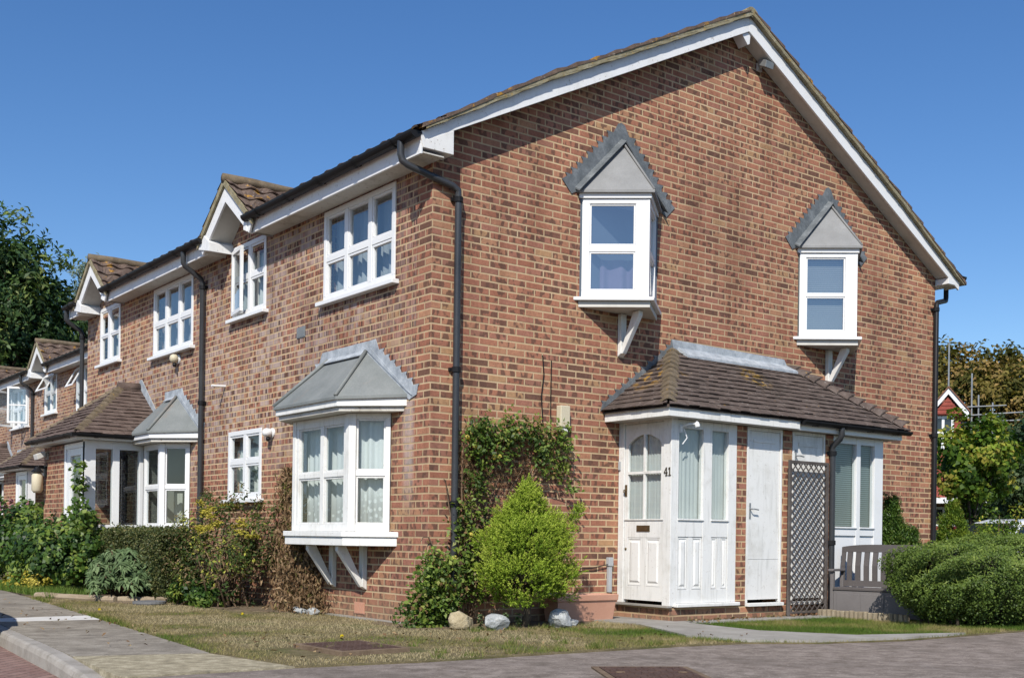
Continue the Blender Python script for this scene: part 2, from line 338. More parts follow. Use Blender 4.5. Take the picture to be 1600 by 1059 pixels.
M['stem'] = rough_mat('dry_stem', [(.3, (.10, .065, .04)), (.7, (.24, .165, .11))], 12, .95, .4)
M['hang_tile'] = rough_mat('red_hung_tile', [(.3, (.20, .045, .035)), (.5, (.30, .075, .055)), (.7, (.38, .12, .085))], 4, .85, .3, .01, 20, .2)
M['leaf_shadow'] = rough_mat('shaded_twigs', [(.3, (.012, .014, .006)), (.7, (.03, .03, .014))], 20, 1, .5)  # near-black: the shade inside foliage put into the colour
M['asphalt'] = rough_mat('dark_asphalt', [(.3, (.04, .038, .036)), (.7, (.065, .06, .057))], 3, .95, .5, .008, 120, .1)  # kept dark so the out-of-view road bounces little light
M['yellow'] = rough_mat('yellow_paint', [(.3, (.55, .48, .06)), (.7, (.66, .58, .10))], 3, .5)
M['strip'] = rough_mat('white_road_line', [(.3, (.52, .50, .46)), (.5, (.62, .60, .56)), (.7, (.70, .68, .64))], 5, .85, .3, .003, 90, .15)

# ------------------------------------------------------------------ leaves (numpy)
def set_tint(me, r, g, per):
    n = len(r); c = np.ones((n, per, 4), np.float32); c[:, :, 0] = r[:, None]; c[:, :, 1] = g[:, None]
    at = me.color_attributes.new('tint', 'FLOAT_COLOR', 'POINT'); at.data.foreach_set('color', c.ravel())
def poly_mesh(name, V, per, mat, parent=None):
    n = len(V) // per; me = bpy.data.meshes.new(name)
    me.vertices.add(n * per); me.vertices.foreach_set('co', V.astype(np.float32).ravel())
    me.loops.add(n * per); me.loops.foreach_set('vertex_index', np.arange(n * per, dtype=np.int32))
    me.polygons.add(n); me.polygons.foreach_set('loop_start', np.arange(0, n * per, per, dtype=np.int32))
    me.update(calc_edges=True); me.materials.append(mat)
    o = bpy.data.objects.new(name, me); COL.objects.link(o)
    if parent is not None: attach(o, parent)
    return o
def unit(v): return v / np.maximum(np.linalg.norm(v, axis=1, keepdims=True), 1e-9)
def leaves(name, mat, P, N, L, W, rng, parent=None, tint=None, jit=.6, T=None, tj=.5, droop=.15):
    """diamond leaves at P facing N; T = preferred tip direction"""
    n = len(P); N = unit(N + rng.normal(0, jit, (n, 3)))
    R = rng.normal(0, 1, (n, 3)) if T is None else T + rng.normal(0, tj, (n, 3))
    T = unit(R - N * np.sum(R * N, 1, keepdims=True)); B = np.cross(N, T)
    s = rng.uniform(.65, 1.25, (n, 1)); L = L * s; W = W * s
    V = np.empty((n, 4, 3)); V[:, 0] = P - T * L * .5; V[:, 1] = P + B * W * .5 + N * L * .08 - T * L * .06
    V[:, 2] = P + T * L * .5 - N * L * droop; V[:, 3] = P - B * W * .5 + N * L * .08 - T * L * .06
    o = poly_mesh(name, V.reshape(-1, 3), 4, mat, parent)
    r = rng.uniform(0, 1, n) if tint is None else np.clip(tint, 0, 1)
    set_tint(o.data, r.astype(np.float32), rng.uniform(0, 1, n).astype(np.float32), 4)
    return o
def sphere_dirs(n, rng): return unit(rng.normal(0, 1, (n, 3)))
def clumps(rng, k, per, c, r, cs, shell=.55, zmin=None, lump=.18):
    """clump centres through an ellipsoid (more towards the skin), leaves round each; returns P, N, clump tint"""
    d = sphere_dirs(k, rng); q = rng.uniform(shell ** 3, 1, (k, 1)) ** (1 / 3) * (1 + rng.normal(0, lump, (k, 1)))
    cc = d * q; t = rng.uniform(0, 1, k)
    P = np.repeat(cc * np.array(r) + np.array(c), per, 0) + sphere_dirs(k * per, rng) * (rng.uniform(0, 1, (k * per, 1)) ** .5) * cs
    N = np.repeat(d, per, 0) * .7 + np.array([0, 0, .5]) + unit(P - np.repeat(cc * np.array(r) + np.array(c), per, 0)) * .6
    tt = np.repeat(t, per)
    if zmin is not None:
        k_ = P[:, 2] > zmin; P, N, tt = P[k_], N[k_], tt[k_]
    return P, N, tt
SUN_E, SKY_S, AIR, DUST, OZ, SAT, HUE = 5.0, .131, 1.0, .25, 3.0, 1.24, .507
# ------------------------------------------------------------------ house kit
EAVE = 4.70          # underside of the eaves
HG = 'terraced brick houses stepping back along the street'

def cell_panes(win, fr, cells, d, mat, name='pane'):
    for a0, a1, z0, z1 in cells:
        mb = MB(); mb.poly([fr.p(a0, d, z0), fr.p(a1, d, z0), fr.p(a1, d, z1), fr.p(a0, d, z1)])
        o = mb.build(name, mat, win, recalc=False)
        if (o.data.polygons[0].normal).dot(fr.n) < 0: o.data.flip_normals()
def curtain_sheet(win, fr, a0, a1, z0, z1, d, mat, name='curtain', waves=9, amp=.018, gap=None):
    mb = MB(); n = max(8, int((a1 - a0) / .018)); vs = []; fs = []
    for i in range(n + 1):
        a = a0 + (a1 - a0) * i / n
        off = amp * (math.sin(waves * (a - a0) / (a1 - a0) * 2 * PI) + .5 * math.sin(2.7 * waves * (a - a0) / (a1 - a0) * PI + 1))
        for j, z in enumerate((z0, (z0 + z1) / 2, z1)):
            vs.append(fr.p(a, d + off * (1.2, 1, .6)[j], z))
    for i in range(n):
        for j in range(2): fs.append((3 * i + j, 3 * i + 3 + j, 3 * i + 4 + j, 3 * i + 1 + j))
    mb.add(vs, fs); return mb.build(name, mat, win, smooth=True, recalc=False)
def frame_bars(mb, fr, a0, a1, z0, z1, fw, d0, d1, mulls=(), trans=(), skip_sides=False, bot=None):
    """outer ring + mullions + transoms; returns the open cells"""
    bot = fw if bot is None else bot
    mb.fbox(fr, a0, a1, d0, d1, z0, z0 + bot); mb.fbox(fr, a0, a1, d0, d1, z1 - fw, z1)
    mb.fbox(fr, a0, a0 + fw, d0, d1, z0 + bot, z1 - fw); mb.fbox(fr, a1 - fw, a1, d0, d1, z0 + bot, z1 - fw)
    ed = [a0 + fw]; 
    for m, w in mulls:
        mb.fbox(fr, m - w / 2, m + w / 2, d0, d1 - .002, z0 + bot, z1 - fw); ed += [m - w / 2, m + w / 2]
    ed.append(a1 - fw); cells = []
    for i in range(0, len(ed), 2):
        zz = [z0 + bot]
        for t_, w in trans:
            mb.fbox(fr, ed[i], ed[i + 1], d0, d1 - .004, t_ - w / 2, t_ + w / 2); zz += [t_ - w / 2, t_ + w / 2]
        zz.append(z1 - fw)
        for j in range(0, len(zz), 2): cells.append((ed[i], ed[i + 1], zz[j], zz[j + 1]))
    return cells
def sash_bars(mb, fr, cell, w, d0, d1):
    a0, a1, z0, z1 = cell
    mb.fbox(fr, a0, a1, d0, d1, z0, z0 + w); mb.fbox(fr, a0, a1, d0, d1, z1 - w, z1)
    mb.fbox(fr, a0, a0 + w, d0, d1, z0 + w, z1 - w); mb.fbox(fr, a1 - w, a1, d0, d1, z0 + w, z1 - w)
    return (a0 + w, a1 - w, z0 + w, z1 - w)

def window(par, fr, a0, a1, z0, z1, mulls, trans, glass, cur=None, label=None, sashw=.028, bt=.0, fw=.06, sill_l=.07):
    mb = MB(); cells = frame_bars(mb, fr, a0, a1, z0, z1, fw, -.05, .015, mulls, trans)
    inner = [sash_bars(mb, fr, c, sashw, -.04, .004) for c in cells]
    w = mb.build('window', M['white'], par, bevel=.004)
    if label: w['label'] = label
    cell_panes(w, fr, inner, -.02, glass)
    mb = MB(); mb.fbox(fr, a0 - sill_l, a1 + sill_l, -.05, .085, z0 - .05, z0 - .002); mb.build('sill', M['white'], w, bevel=.006)
    mb = MB(); mb.fbox(fr, a0 - .01, a1 + .01, -.9, -.88, z0 - .2, z1 + .1); mb.build('room', M['dark'], w)  # flat dark sheet in place of the unlit space behind
    if cur: cur(w)
    return w

def wall_boxes(mb, fr, A0, A1, Z0, Z1, holes, th=.28):
    xs = sorted({A0, A1, *[h[0] for h in holes], *[h[1] for h in holes]})
    for x0, x1 in zip(xs, xs[1:]):
        hs = sorted([h for h in holes if h[0] < (x0 + x1) / 2 < h[1]], key=lambda h: h[2]); z = Z0
        for h in hs:
            if h[2] > z: mb.fbox(fr, x0, x1, -th, 0, z, h[2])
            z = h[3]
        if Z1 > z: mb.fbox(fr, x0, x1, -th, 0, z, Z1)

def pantile_slope(mb, p0, along, up, n_out, L, S, gauge=.31, wave=.3, amp=.024, s0=0.0, step=.03, ph=0.0, clip=None, res=8):
    """p0 eave start, along unit, up unit (up the slope), n_out normal; clip(s)->(a0,a1)"""
    p0, along, up, n_out = map(Vector, (p0, along, up, n_out)); rows = int(math.ceil((S - s0) / gauge - 1e-6)); rnd = random.Random(3)
    for r in range(rows):
        sa = s0 + r * gauge; sb = min(sa + gauge + .03, S); jit = rnd.uniform(-.004, .004)
        lo, hi = clip(sa) if clip else (0, L); lo2, hi2 = clip(sb) if clip else (0, L)
        n = max(2, int((hi - lo) / wave * res)); vs = []
        for i in range(n + 1):
            t = i / n; a = lo + (hi - lo) * t; a2 = lo2 + (hi2 - lo2) * t
            w = lambda q: amp * math.sin(2 * PI * (q + ph) / wave) ** 1
            q0 = p0 + along * a + up * (sa + jit); q1 = p0 + along * a2 + up * sb
            vs += [q0 + n_out * (w(a) + step - .02), q0 + n_out * (w(a) + step), q1 + n_out * w(a2)]
        fs = []
        for i in range(n): fs += [(3 * i, 3 * i + 3, 3 * i + 4, 3 * i + 1), (3 * i + 1, 3 * i + 4, 3 * i + 5, 3 * i + 2)]
        mb.add(vs, fs)

def plain_tiles(mb, p0, along, up, n_out, S, lim, gauge=.1, tw=.165, th=.013, seed=0):
    p0, along, up, n_out = map(Vector, (p0, along, up, n_out)); rnd = random.Random(seed); rows = int(round(S / gauge)); gauge = S / rows
    for r in range(rows):
        s0 = r * gauge - (.02 if r == 0 else 0); s1 = min((r + 1) * gauge + .05, S)
        l0, h0 = lim(max(s0, 0)); l1, h1 = lim(s1); a = l0 - rnd.uniform(0, tw)
        a = math.floor(min(l0, l1) / tw) * tw + (tw / 2 if r % 2 else 0) - tw
        while a < max(h0, h1):
            b = a + tw - .004; x0, x1 = max(a, l0), min(b, h0); y0, y1 = max(a, l1), min(b, h1)
            if x1 - x0 > .012:
                if y1 <= y0: y0 = y1 = min(max((x0 + x1) / 2, l1), h1); y1 += .001
                lift = .024 + rnd.uniform(-.004, .007); sl = rnd.uniform(-.006, .006); tl = rnd.uniform(-.003, .003)
                q = lambda aa, ss, h: p0 + along * aa + up * ss + n_out * h
                mb.hexa([q(x0, s0 + sl, lift - th + tl), q(x1, s0 + sl, lift - th - tl), q(y1, s1, -th + .004), q(y0, s1, -th + .004),
                         q(x0, s0 + sl, lift + tl), q(x1, s0 + sl, lift - tl), q(y1, s1, .004), q(y0, s1, .004)])
            a += tw
def bonnet_hip(mb, e, r, sl, sr, n=11, w=.13, seed=0, hi=.052):
    """bonnet tiles up the hip from eave corner e to top r; sl/sr point down each roof face"""
    e, r, sl, sr = map(Vector, (e, r, sl, sr)); rnd = random.Random(seed); h = (r - e)
    for k in range(n):
        t0 = k / n - .012; t1 = (k + 1) / n + .05; vs = []; m = 8
        for t, wd, up in ((t0, w * rnd.uniform(.95, 1.12), hi + rnd.uniform(-.006, .008)), (min(t1, 1.0), w * .62, .018)):
            c = e + h * t
            for j in range(m + 1):
                x = j / m * 2 - 1; side = sl if x < 0 else sr; q = abs(x)
                vs.append(c + side.normalized() * wd * q * (1.0) + Vector((0, 0, up * (1 - q * q) + .012 - (q * q) * .0)))
        low = [Vector(v) - Vector((0, 0, .018)) for v in vs[:m + 1]]
        o = 2 * (m + 1); fs = [(j, j + 1, m + 2 + j, m + 1 + j) for j in range(m)] + [(o + j, o + j + 1, j + 1, j) for j in range(m)]
        mb.add(vs + low, fs)

def stepped_flash(fr, edge, z_top, z_bot, sgn, w=.17, wi=.06):
    """saw-tooth lead against the wall: edge(z) is the roof line; sgn=+1 steps towards +a. returns polygon in (a, z)"""
    pts = []; k1 = math.floor((z_top) / .075); k0 = math.ceil(z_bot / .075)
    for k in range(k1, k0 - 1, -1):
        z = k * .075; a = edge(z)
        pts += [(a + sgn * (wi + .02), z), (a + sgn * w, z + .004), (a + sgn * (w - .025), z - .03)]
    return pts

def gutter(par, p0, p1, out, brackets=5, r=.068, mat='black', ends=True):
    p0, p1, out = Vector(p0), Vector(p1), Vector(out); mb = MB(); m = 9; prof = []
    for j in range(m + 1):
        th = PI + PI * j / m; prof.append((math.cos(th) * r, math.sin(th) * r))
    prof += [(r + .006, .004), (r + .006, -.01)] ; prof2 = [(x * .88, y * .88) for x, y in prof[:m + 1]]
    ring = prof[:m + 1] + prof2[::-1]; n = len(ring); vs = []
    for p in (p0, p1): vs += [p + out * x + Vector((0, 0, y)) for x, y in ring]
    mb.add(vs, [(i, (i + 1) % n, (i + 1) % n + n, i + n) for i in range(n)])
    for p in (p0, p1): mb.add([p + out * x + Vector((0, 0, y)) for x, y in prof[:m + 1]], [tuple(range(m + 1))])
    g = mb.build('gutter', M[mat], par, smooth=False)
    d = (p1 - p0).normalized(); L = (p1 - p0).length
    for k in range(brackets):
        c = p0 + d * (L * (k + .5) / brackets); mb = MB(); vs = []
        for s in (-.025, .025): vs += [c + d * s + out * x * 1.13 + Vector((0, 0, y * 1.13)) for x, y in prof[:m + 1]]
        q = m + 1; mb.add(vs, [(i, i + 1, i + 1 + q, i + q) for i in range(m)])
        u = Fr(c, d, out); mb.fbox(u, -.02, .02, -r - .02, -r * .9, -.05, .0)
        mb.build('bracket', M[mat], g)
    return g
def downpipe(par, path, zs, wall_n, r=.037, mat='black_grey'):
    mb = MB(); mb.tube(path, r, 12); o = mb.build('downpipe', M[mat], par, smooth=True)
    mod = o.modifiers.new('edge', 'EDGE_SPLIT'); mod.split_angle = math.radians(50)
    x, y = path[-1][0], path[-1][1]; n = Vector(wall_n)
    for z in zs:
        mb = MB(); mb.lathe((x, y, z - .03), [(r * 1.05, 0), (r * 1.32, .004), (r * 1.32, .055), (r * 1.05, .06)], 12)
        u = n.cross(Vector((0, 0, 1))); fr = Fr((x, y, 0), u, n)
        mb.fbox(fr, -.055, .055, -.075, -.035, z - .012, z + .022); mb.build('bracket', M['black'], o)
    return o

def bracket_wood(par, o, n, u, z0, z1, reach, w=.075, mat='white_old', pd=.06):
    """timber bracket on a wall: post + raking strut, from wall point o outwards along n"""
    mb = MB(); f = Fr(o, n, u)      # a = outwards, d = sideways
    mb.prism(f, [(.002, z0), (pd, z0 + .035), (pd, z1), (.002, z1)], -w / 2, w / 2)
    mb.prism(f, [(pd - .004, z0 + .10), (pd - .004, z0 + .03), (pd + .012, z0 + .03), (pd + .03, z0 + .055), (reach, z1 - .055), (reach, z1 - .001), (reach - .10, z1 - .001)], -w * .36, w * .36)
    return mb.build('bracket', M[mat], par, bevel=.006)

def bay(par, ox, oy, full=True, cur='lace', y_end=1.75):
    """canted bay on the street front: frame with front and right-hand cant (and left cant when full)"""
    X = lambda x: ox - x; Yv = lambda y: oy + y
    R_, FR_, FL_, L_ = (0, .72), (.333, 1.053), (.333, 2.345), (0, 2.68)
    if not full: FL_ = (.333, y_end); L_ = (0, y_end)
    V = lambda q, z=0: Vector((X(q[0]), Yv(q[1]), z))
    z0, z1 = .955, 2.215; mb = MB(); panes = []
    def face(p, q, mulls, fw, sw=True, trans=((1.575, .055),)):
        p, q = V(p), V(q); u = (q - p).normalized(); n = Vector((-u.y, u.x, 0));
        n = -n if n.x > 0.01 or (abs(n.x) <= .01 and n.y > 0) else n
        fr = Fr(p, u, n); L = (q - p).length
        cells = frame_bars(mb, fr, 0.02, L - .02, z0, z1, fw, -.06, 0, [(m * L, w) for m, w in mulls], trans, bot=.075)
        inner = [sash_bars(mb, fr, c, .022, -.05, -.014) for c in cells]
        panes.append((fr, inner, L)); return fr, L
    fr_f = face(FR_, FL_, [(.475, .085)] if full else [], .10 if full else .06)
    fr_r = face(R_, FR_, [], .055)
    if full: fr_l = face(FL_, L_, [], .085)
    for c in ([FR_, FL_] if full else [FR_]):          # corner posts
        s = 1 if c == FR_ else -1; x, y = c
        mb.slab([(X(x + .012), Yv(y - s * .012)), (X(x + .012), Yv(y + s * .06)), (X(x - .07), Yv(y + s * .06)), (X(x - .07), Yv(y - s * .045)), (X(x - .045), Yv(y - s * .06))], z0 + .001, z1 - .001)
    w = mb.build('bay_window', M['white_old'] if full else M['white'], par, bevel=.004)
    for fr, inner, L in panes: cell_panes(w, fr, inner, -.03, M['glass'])
    def plan(off, zA, zB, mat, name, bev=.006):
        c = off; k = c * math.tan(PI / 8)      # mitre at the 135 degree corner
        pts = [(X(0), Yv(.72 - c * 1.414)), (X(.333 + c), Yv(1.053 - k)), (X(.333 + c), Yv((2.345 + k) if full else y_end))]
        pts += [(X(0), Yv(2.68 + c * 1.414))] if full else [(X(0), Yv(y_end))]
        m = MB(); m.slab(pts, zA, zB); return m.build(name, M[mat], w, bevel=bev)
    wm = 'white_old' if full else 'white'
    plan(.105, .895, .953, wm, 'sill'); plan(.085, .80, .893, wm, 'apron')
    plan(.20, 2.270, 2.365, wm, 'fascia'); plan(.165, 2.218, 2.268, 'soffit', 'soffit')
    # roof: two hips up to a short ridge against the wall
    c = .225; k = c * math.tan(PI / 8); ze, zr = 2.37, 2.93
    e0 = (X(0), Yv(.72 - c * 1.414), ze + .02); e1 = (X(.333 + c), Yv(1.053 - k), ze); yl = (2.345 + k) if full else y_end
    e2 = (X(.333 + c), Yv(yl), ze); r1 = (X(0), Yv(1.27), zr); r2 = (X(0), Yv(2.13 if full else y_end), zr)
    m = MB(); th = Vector((0, 0, -.03))
    e3 = (X(0), Yv(2.68 + c * 1.414), ze + .02) if full else (X(0), Yv(y_end), ze)
    m.poly([e0, e1, r1]); m.poly([e1, e2, r2, r1]); 
    if full: m.poly([e2, e3, r2])
    for a, b in ((e0, e1), (e1, e2)) + (((e2, e3),) if full else ()):
        m.poly([a, b, Vector(b) + th, Vector(a) + th])
    roof = m.build('roof', M['felt'], w)
    pr = [(e1, r1)] + ([(e2, r2)] if full else [])
    for a, b in pr:
        m = MB(); m.tube([Vector(a) + Vector((0, 0, .012)), Vector(b) + Vector((-.02, 0, .01))], .022, 8)
        m.build('hip_roll', M['felt'], w, smooth=True)
    fw = Fr((ox, oy, 0), (0, 1, 0), (-1, 0, 0))
    def edge_r(z): t = (z - ze) / (zr - ze); return (.72 - c * 1.414) + (1.27 - (.72 - c * 1.414)) * t
    m = MB(); st = stepped_flash(fw, edge_r, zr + .06, ze + .06, -1, .37, .235)
    m.prism(fw, [(1.45, zr + .11), (1.08, zr + .12)] + st + [(edge_r(ze + .02) - .19, ze + .0), (edge_r(ze) - .02, ze - .04), (1.29, zr - .03)], .004, .012)
    top_end = 2.25 if full else y_end
    m.prism(fw, [(1.25, zr - .02), (top_end, zr - .02), (top_end, zr + .11), (1.25, zr + .115)], .013, .018)
    m.hexa([fw.p(1.27, .018, zr - .01), fw.p(top_end - .1, .018, zr - .01), fw.p(top_end - .1, .075, zr - .045), fw.p(1.27, .075, zr - .045),
            fw.p(1.27, .018, zr + .02), fw.p(top_end - .1, .018, zr + .02), fw.p(top_end - .1, .08, zr - .035), fw.p(1.27, .08, zr - .035)])
    m.prism(fw, [(1.27, zr + .03), (edge_r(ze) , ze + .045), (edge_r(ze) - .09, ze + .0), (1.17, zr + .03)], .014, .022)
    if full:
        edge_l = lambda z: 3.40 - edge_r(z)
        st = stepped_flash(fw, edge_l, zr + .06, ze + .06, 1, .34, .21)
        m.prism(fw, [(2.0, zr + .10), (2.3, zr + .11)] + st + [(edge_l(ze) + .16, ze - .0), (edge_l(ze) + .02, ze - .03), (2.11, zr - .03)], .004, .012)
    m.build('flashing', M['lead'], w)
    if full:
        for y in (1.25, 1.94): bracket_wood(w, (ox, oy + y, 0), Vector((-1, 0, 0)), Vector((0, 1, 0)), .315, .80, .36, .085)
    if cur == 'lace':
        f, L = fr_f; curtain_sheet(w, f, .05, L - .04, 1.0, 2.2, -.16, M['lace'], waves=11)
        f, L = fr_r; curtain_sheet(w, f, -.02, L + .02, 1.0, 2.2, -.14, M['lace'], waves=4)
    else:
        f, L = fr_r; curtain_sheet(w, f, .27, .40, 1.0, 1.5, -.35, M['drape'], waves=1)
        m = MB(); m.fbox(f, -.2, L + .3, -.6, -.58, .9, 2.3); m.build('blind', M['blind_v'] if full else M['room_dim'], w)
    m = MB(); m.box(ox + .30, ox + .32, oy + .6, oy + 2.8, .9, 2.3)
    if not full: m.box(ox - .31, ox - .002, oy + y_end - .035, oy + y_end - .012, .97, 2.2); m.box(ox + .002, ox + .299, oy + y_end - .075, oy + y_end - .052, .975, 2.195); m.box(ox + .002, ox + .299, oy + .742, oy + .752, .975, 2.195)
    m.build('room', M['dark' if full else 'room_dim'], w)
    return w
M['room_dim'] = rough_mat('shaded_blind', [(.3, (.12, .125, .11)), (.7, (.16, .165, .15))], 1.5, .9, .05)  # dimness behind the panes put into the grey-green colour

def gablet(par, ox, oy, slope):
    """little gabled roof over the narrow window; slope(x) = main roof surface height"""
    yc, zt, hw = 4.42, 5.50, .80; k = (zt - 4.90) / .76; xf = ox - .33
    fr = Fr((ox, oy, 0), (0, 1, 0), (-1, 0, 0))
    # brick up inside
    m = MB(); m.prism(fr, [(yc - .62, 4.6), (yc + .62, 4.6), (yc + .62, 4.86), (yc, 4.86 + .62 * k), (yc - .62, 4.86)], -.25, -.006); m.build('gablet_wall', M['brick_front'], par)
    m = MB()
    for s in (-1, 1):     # barge boards
        p = lambda y, z: (yc + s * y, z)
        m.prism(fr, [p(0, zt - .06), p(0, zt - .27), p(.74, zt - .27 - .74 * k + .03), p(.82, zt - .06 - .82 * k)], .30, .33)
    b = m.build('gablet_barge_board', M['white_barge'], par, bevel=.004)
    m = MB()
    for s in (-1, 1):     # sloping soffit boards under the overhang
        P = lambda y, d, z: fr.p(yc + s * y, d, z)
        m.hexa([P(0, -.004, zt - .235), P(.74, -.004, zt - .235 - .74 * k), P(.74, .298, zt - .235 - .74 * k), P(0, .298, zt - .235),
                P(0, -.004, zt - .20), P(.74, -.004, zt - .20 - .74 * k), P(.74, .298, zt - .20 - .74 * k), P(0, .298, zt - .20)])
    m.build('gablet_soffit', M['soffit_clean'], par)
    m = MB()              # boxed feet
    m.prism(fr, [(yc + .48, EAVE - .02), (yc + .84, EAVE + .06), (yc + .84, 4.87), (yc + .70, 4.95), (yc + .48, 4.80)], -.004, .345)
    m.build('eaves_box', M['white_barge'], par, bevel=.004); m = MB()
    m.prism(fr, [(yc - .70, EAVE + .0), (yc - .60, EAVE + .04), (yc - .60, 4.88), (yc - .70, 4.92)], -.004, .342)
    m.build('eaves_box', M['white_barge'], par, bevel=.004)
    ridge_len = 1.95; n = math.sqrt(1 + k * k)
    m = MB()
    for s in (-1, 1):
        S = .90 * n; end = lambda sv: ridge_len - (sv / S) * 1.15 if False else ridge_len
        def clip(sv, S=S):      # valley with the main roof
            z = zt - .90 * k + sv * k / n; x_end = (z - slope(0)) / slope.k + .10
            return (0, max(.25, x_end + .36))
        pantile_slope(m, (ox - .36, oy + yc + s * .90, zt + .02 - .90 * k), (1, 0, 0), (0, -s / n, k / n), (0, s * k / n, 1 / n), 2.3, S, clip=clip, ph=.05)
    m.build('gablet_roof', M['pantile'], par)
    m = MB(); zr = zt + .035
    m.tube([(ox - .37, oy + yc, zr), (ox + .05, oy + yc, zr + .005), (ox + .5, oy + yc, zr), (ox + 1.3, oy + yc, zr + .01)], [.062, .066, .062, .062], 12)
    m.build('gablet_ridge', M['hip_tile'], par, smooth=True)
    m = MB()
    for s in (-1, 1):
        P = lambda y, d, z: fr.p(yc + s * y, d, z)
        m.hexa([P(0, .325, zt - .058), P(.86, .325, zt - .058 - .86 * k), P(.86, .362, zt - .058 - .86 * k), P(0, .362, zt - .058),
                P(0, .325, zt + .03), P(.86, .325, zt + .03 - .86 * k), P(.86, .362, zt + .03 - .86 * k), P(0, .362, zt + .03)])
    m.build('gablet_verge', M['verge'], par)

def make_slope(ox):
    def f(x): return 4.93 + .518 * (x + .28)     # x measured from the wall face
    f.k = .518; return f

def facade(par, ox, oy, first=False, y0=0.0, y1=5.6, fasA=(-.45, 3.74), fasB=None, small=True, full_bay=True, w2=([(4.35, .075)], [(4.30, .06)]), cur='lace', pipe_y=None, open_w1=False, w1cur=None, w2cur=None):
    fr = Fr((ox, oy, 0), (0, 1, 0), (-1, 0, 0)); mb = MB()
    W1 = (.70, 2.29, 3.63, 4.68); W2 = (3.85, 4.87, 3.79, 4.76)
    holes = [W1, W2]
    if small: holes.append((3.92, 4.95, 1.37, 2.28))
    holes.append((.74, 2.66 if full_bay else 1.7, .97, 2.2))
    wall_boxes(mb, fr, y0, y1, -.25, EAVE + .18, holes)
    wall = mb.build('front_wall', M['brick_front'], par)
    g = M['glass_sky']
    def c1(w):
        curtain_sheet(w, fr, W1[0], W1[1], W1[2], W1[3], -.16, M['blind_v'], 'blind', 14, .02)
    window(par, fr, *W1, [(1.225, .075), (1.755, .075)], [(4.12, .06)], g, w1cur or c1, 'wide white upper window of six panes')
    def c2(w):
        curtain_sheet(w, fr, 3.86, 4.86, 3.8, 4.75, -.14, M['net'], 'curtain', 6, .03)
    window(par, fr, *W2, *w2, M['glass'], w2cur or c2, 'narrow white upper window under the gablet')
    if small:
        def c3(w): curtain_sheet(w, fr, 3.93, 4.94, 1.4, 2.28, -.15, M['net'], 'curtain', 8, .02)
        window(par, fr, 3.92, 4.95, 1.37, 2.28, [(4.42, .085)], [(1.86, .06)], M['glass'], c3, 'small white ground floor window')
    bay(par, ox, oy, full_bay, cur)
    sl = make_slope(ox); gablet(par, ox, oy, sl)
    # fascia, soffit and gutter
    segs = [fasA] + ([fasB] if fasB else [])
    for i, (a, b) in enumerate(segs):
        m = MB(); m.fbox(fr, a, b, .255, .28, EAVE - .015, 4.885); m.build('fascia', M['white_barge'], par, bevel=.003)
        m = MB(); m.fbox(fr, max(a, -.19) if first else a, b - .004, -.004, .254, EAVE, EAVE + .014); m.build('soffit', M['soffit'], par)
        gutter(par, fr.p(a - (.02 if first and i == 0 else 0), .345, 4.893), fr.p(b + .02, .345, 4.893), Vector((-1, 0, 0)), max(1, int((b - a) / .75)))
    if pipe_y is not None:
        y = oy + pipe_y
        downpipe(par, [(ox - .345, y, 4.86), (ox - .345, y, 4.68), (ox - .32, y, 4.64), (ox - .09, y, 4.50), (ox - .06, y, 4.44), (ox - .06, y, -.05)], [4.38, 2.75, 1.2], (-1, 0, 0))
    return fr

def roof_left(par, ox, oy, y0, y1, gab, ridge_x=4.5, ext=.0):
    """street-side pantile slope; cut back over the gablet"""
    k = .518; n = math.sqrt(1 + k * k); S = (ridge_x + .355) * n; m = MB()
    up = Vector((1, 0, k)) / n; no = Vector((-k, 0, 1)) / n; z0 = 4.93 + k * (-.33 + .28) - .02
    ga, gb = gab
    P = lambda y: (ox - .355, oy + y, z0 + .016)
    for a, b, s0 in ((y0, ga, 0), (ga, gb, .62), (gb, y1, 0)):
        if b > a: pantile_slope(m, P(a), (0, 1, 0), up, no, b - a, S, s0=s0, ph=a, amp=.015, step=.024)
    return m.build('roof', M['pantile'], par)
# ------------------------------------------------------------------ corner house
GW, RX = 8.92, 4.5
H1 = thing('brick_house', 'red brick end house with tall gable wall, two pointed oriel windows and tiled porch', 'house', (0, 0, 0), HG)
gf = Fr((0, 0, 0), (1, 0, 0), (0, -1, 0))
BL = lambda x: 4.936 + .505 * x                     # underside of the left bargeboard
BR = lambda x: BL(RX) - .54 * (x - RX)
mb = MB(); mb.prism(gf, [(0, -.25), (GW, -.25), (GW, BR(GW) + .012), (RX, BL(RX) + .012), (0, BL(0) + .012)], -.28, 0)
mb.build('gable_wall', M['brick_gable'], H1)
m = MB(); m.box(GW - .28, GW, .285, 5.6, -.25, 4.75); m.box(0.3, GW - .3, 5.45, 5.598, -.25, 4.8); m.build('rear_wall', M['brick_gable'], H1)
def pinkcur(w):
    pass
fA = facade(H1, 0, 0, first=True, y0=.282, y1=5.598, fasA=(-.20, 3.74), fasB=(5.14, 5.598), pipe_y=5.8)
roof_left(H1, 0, 0, -.27, 5.6, (3.72, 5.12))
